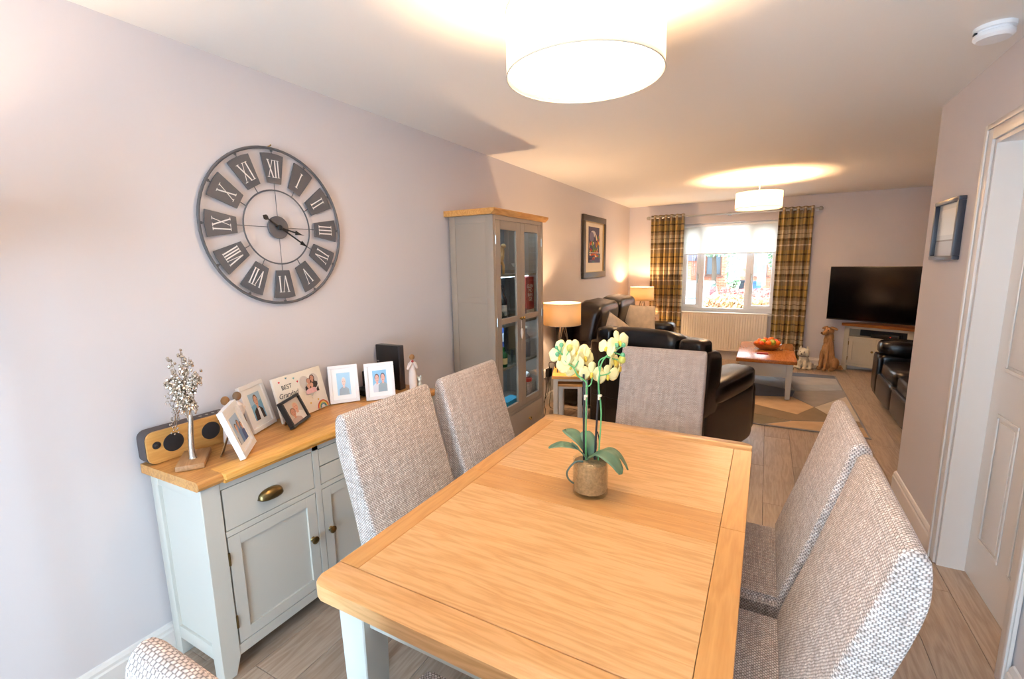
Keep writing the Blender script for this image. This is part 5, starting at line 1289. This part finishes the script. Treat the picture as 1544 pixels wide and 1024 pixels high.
bm=BM(); ball(bm,(0,-.125,.228),.011,10,8); obj('nose',bm,M('grey_nose',(120,112,104),.5),wd_,world=False)
bm=BM()
for s in(-1,1): ball(bm,(s*.025,-.092,.252),.007,8,6)
obj('eye',bm,MATS['grey_nose'],wd_,world=False)
bm=BM(); tube(bm,smoothpts([(.05,.09,.02),(.12,.06,.03),(.135,.03,.075)],5),.020,8); obj('tail',bm,wm,wd_,world=False)
bm=BM(); tube(bm,[(.060*math.cos(a),-.016+.056*math.sin(a),.185) for a in [2*PI*k/20 for k in range(20)]],.0055,6,True); obj('collar',bm,M('grey_collar',(150,144,138),.6),wd_,world=False)

# ---------------------------------------------------------------- the street outside the front window
GZ=-.30
bm=BM(); box(bm,-14,16,D+.31,46,GZ-.1,GZ); structure(obj('ground_outside',bm,M('pale_paving',(206,202,198),.9,var=.1,vs=2),smooth=0))
brick_m,N_b,L_b,p_b=newmat('house_brick'); tcb=N_b.new('ShaderNodeTexCoord'); brk=N_b.new('ShaderNodeTexBrick'); mpb=N_b.new('ShaderNodeMapping'); mpb.inputs['Rotation'].default_value=(PI/2,0,0)
L_b.new(tcb.outputs['Object'],mpb.inputs[0]); L_b.new(mpb.outputs[0],brk.inputs['Vector']); brk.inputs['Scale'].default_value=1; brk.inputs['Brick Width'].default_value=.225; brk.inputs['Row Height'].default_value=.075; brk.inputs['Mortar Size'].default_value=.006
brk.inputs['Color1'].default_value=lin((176,104,78)); brk.inputs['Color2'].default_value=lin((196,124,92)); brk.inputs['Mortar'].default_value=lin((196,176,160)); L_b.new(brk.outputs['Color'],p_b.inputs['Base Color']); p_b.inputs['Roughness'].default_value=.9
hs_=thing('brick_house','red brick house across the street seen through the front window','house',(1,24,GZ))
bm=BM()
wins=[(-.55,.15,.80,1.85),(1.35,2.05,.80,1.85),(4.2,5.2,.80,1.85),(-5.4,-4.4,.80,1.85)]
xs=sorted({-9,11}|{v for w_ in wins for v in w_[:2]})
for a,b in zip(xs,xs[1:]):
    if any(abs(a-w_[0])<1e-6 for w_ in wins): box(bm,a,b,24,24.3,GZ,.80); box(bm,a,b,24,24.3,1.85,5.2)
    else: box(bm,a,b,24,24.3,GZ,5.2)
box(bm,-9,11,30,30.3,GZ,5.2); box(bm,-9,-8.7,24.3,30,GZ,5.2); box(bm,10.7,11,24.3,30,GZ,5.2); obj('wall',bm,brick_m,hs_,smooth=0)
bm=BM(); prism(bm,[(23.4,5.0),(27.15,7.6),(30.9,5.0),(30.9,5.25),(27.15,7.85),(23.4,5.25)],-9.3,11.3,'x'); obj('roof',bm,M('roof_tile',(96,80,74),.8),hs_,smooth=0)
for a,b,c,d in wins:
    bm=BM()
    for p,q,e,f in((a,b,c,c+.06),(a,b,d-.06,d),(a,a+.06,c+.06,d-.06),(b-.06,b,c+.06,d-.06),((a+b)/2-.03,(a+b)/2+.03,c+.06,d-.06)): box(bm,p,q,24.08,24.16,e,f)
    box(bm,a-.08,b+.08,23.92,24.08,c-.07,c); wf=obj('window',bm,M('house_window_frame',(120,86,70),.5),hs_,smooth=0)
    bm=BM(); box(bm,a+.06,b-.06,24.12,24.13,c+.06,d-.06); obj('pane',bm,M('dark_house_glass',(70,84,96),.08),wf,smooth=0)
bm=BM(); box(bm,-2.1,-.95,22.3,24,GZ,1.55); obj('porch',bm,brick_m,hs_,smooth=0)
bm=BM(); prism(bm,[(22.0,1.5),(24,1.5),(24,2.1)],-2.3,-.8,'x'); obj('porch_roof',bm,M('porch_slate',(92,92,104),.7),hs_,smooth=0)
bm=BM(); box(bm,-1.75,-1.3,22.27,22.299,GZ,1.25); obj('door',bm,M('house_door',(226,226,230),.4),hs_,smooth=0)
bm=BM(); box(bm,2.35,2.55,23.6,24,GZ,3.2); obj('brick_pier',bm,M('dark_brick',(136,80,66),.9),hs_,smooth=0)
fe=thing('railing','low metal railing in front of the brick house','railing',(-.2,22.9,GZ))
for k in range(9):
    bm=BM(); xx=-.55+.1*k; box(bm,xx,xx+.018,22.9,22.918,GZ,.18); obj('rail_bar',bm,M('rail_paint',(150,110,96),.6),fe,smooth=0)
bm=BM(); box(bm,-.57,.3,22.9,22.918,.16,.185); obj('top_rail',bm,MATS['rail_paint'],fe,smooth=0)
for nm,lab,x,c,h in(('wheelie_bin','black wheelie bin standing by the brick house',.95,(44,48,54),.95),('wheelie_bin','blue wheelie bin standing by the brick house',1.60,(44,92,190),.90)):
    t=thing(nm,lab,'bin',(x,22.4,GZ),group='wheelie bins across the street'); mm=M('bin_%d'%c[0]+nm+lab[:4],c,.5)
    bm=BM(); vs=[]
    for zz,s in((GZ+.06,.20),(GZ+h*.92,.27)):
        for a,b in((-1,-1),(1,-1),(1,1),(-1,1)): vs.append(bm.verts.new((x+a*s,22.4+b*s,zz)))
    bm.faces.new(vs[3::-1]);bm.faces.new(vs[4:])
    for i in range(4): bm.faces.new((vs[i],vs[(i+1)%4],vs[4+(i+1)%4],vs[4+i]))
    obj('bin_body',bm,mm,t,smooth=0)
    bm=BM(); box(bm,x-.29,x+.29,22.1,22.7,GZ+h*.92+.001,GZ+h,.02); obj('lid',bm,mm,t)
    bm=BM(); cyl(bm,.10,x-.24,x-.19,(0,22.62,GZ+.10),12,'x'); cyl(bm,.10,x+.19,x+.24,(0,22.62,GZ+.10),12,'x'); obj('wheel',bm,blackp,t)
def hedge(label,x0,x1,y0,y1,z1,cols,n,seed,sz=.05):
    rn=random.Random(seed); vs=[];fs=[];mi=[]
    mats=[M('hedge_%d_%d_%d'%c,c,.8) for c in cols]
    for k in range(n):
        x=rn.uniform(x0,x1);y=rn.uniform(y0,y1); top=z1*(1-.12*math.sin(x*2.3+y)**2)-GZ
        z=GZ+top*math.sqrt(rn.random()); d=Vector((rn.uniform(-1,1),rn.uniform(-1,1),rn.uniform(-.4,1))).normalized(); s=sz*rn.uniform(.6,1.4)
        u=d.orthogonal().normalized()*s; v=d.cross(u).normalized()*s*.6; c=Vector((x,y,z)); b=len(vs)
        vs+=[c-u,c+v,c+u,c-v]; fs.append((b,b+1,b+2,b+3)); mi.append(min(len(mats)-1,int(rn.random()**1.3*len(mats))))
    o=meshobj('hedge',[tuple(v) for v in vs],fs,mats,None,mi); o['kind']='stuff'; tag(o,label,'hedge')
hedge('low yellow and russet hedge nearest the front window',.66,3.6,12.4,13.1,.66,[(226,204,150),(212,164,124),(190,132,104),(236,200,160)],9000,1)
hedge('red leaved hedge beyond the yellow one',.75,4.2,16.0,17.4,.60,[(230,136,126),(222,120,112),(236,156,142)],9000,2)
def tree(label,x,y,h,r,zc,n,seed,cols):
    t=thing('street_tree',label,'tree',(x,y,GZ)); rn=random.Random(seed)
    bm=BM(); tube(bm,smoothpts([(x,y,GZ),(x+.03,y,1.0),(x-.04,y,h*.55)],4),[.12-.006*k for k in range(9)],8); obj('trunk',bm,M('bark',(92,76,62),.9),t)
    vs=[];fs=[]; R=ROOTM[t].inverted()
    for k in range(n):
        d=Vector((rn.gauss(0,1),rn.gauss(0,1),rn.gauss(0,1))).normalized()*rn.random()**.4; c=Vector((x+d.x*r[0],y+d.y*r[1],zc+d.z*r[2])); s=.07*rn.uniform(.6,1.4)
        q=Vector((rn.uniform(-1,1),rn.uniform(-1,1),rn.uniform(-1,1))).normalized(); u=q.orthogonal().normalized()*s; v=q.cross(u).normalized()*s*.6; b=len(vs)
        vs+=[R@(c-u),R@(c+v),R@(c+u),R@(c-v)]; fs.append((b,b+1,b+2,b+3))
    o=meshobj('foliage',[tuple(v) for v in vs],fs,[M('leaf_%d_%d_%d'%cols,cols,.7)],t); o['kind']='stuff'
tree('pale weeping tree in front of the brick house',.90,20.0,2.6,(.26,.26,1.5),1.3,1700,3,(168,194,160))
tree('broad green tree above the far house window',.05,21.5,3.6,(1.0,.6,.5),2.15,2200,4,(166,194,166))
tree('green tree beside the right hand window pane view',2.35,18.5,3.4,(.5,.5,.7),1.85,1700,5,(160,188,158))
# parked white car seen through the window-side pane
car=thing('parked_car','white car parked on the drive beyond the window','car',(-.1,15.2,GZ))
cw=M('car_white',(240,242,246),.25,coat=.5)
body=[(13.2,.05),(13.15,.30),(13.3,.52),(14.1,.62),(14.7,1.02),(16.1,1.06),(16.9,.70),(17.35,.62),(17.4,.2),(17.3,.05)]
bm=BM(); prism(bm,[(a,b+GZ+.12) for a,b in body],-1.0,.62,'x',.06,3); obj('bodywork',bm,cw,car,smooth=40)
bm=BM(); prism(bm,[(14.35,.68+GZ+.12),(14.78,.98+GZ+.12),(16.05,1.0+GZ+.12),(16.6,.72+GZ+.12)],.621,.63,'x'); obj('side_window',bm,M('dark_house_glass',(70,84,96),.08),car,smooth=0)
bm=BM(); prism(bm,[(14.02,.63+GZ+.14),(14.60,1.0+GZ+.14),(14.62,.99+GZ+.15),(14.04,.62+GZ+.15)],-.85,.47,'x'); obj('windscreen',bm,M('blue_glass',(110,170,200),.1),car,smooth=0)
for yy in(14.0,16.5):
    for xx in(-1.02,.45):
        bm=BM(); cyl(bm,.31,xx,xx+.19,(0,yy,GZ+.31),20,'x',.02); w_=obj('wheel',bm,blackp,car)
        bm=BM(); cyl(bm,.19,xx-.002 if xx<0 else xx+.185,xx+.006 if xx<0 else xx+.193,(0,yy,GZ+.31),16,'x'); obj('hubcap',bm,steel,w_)
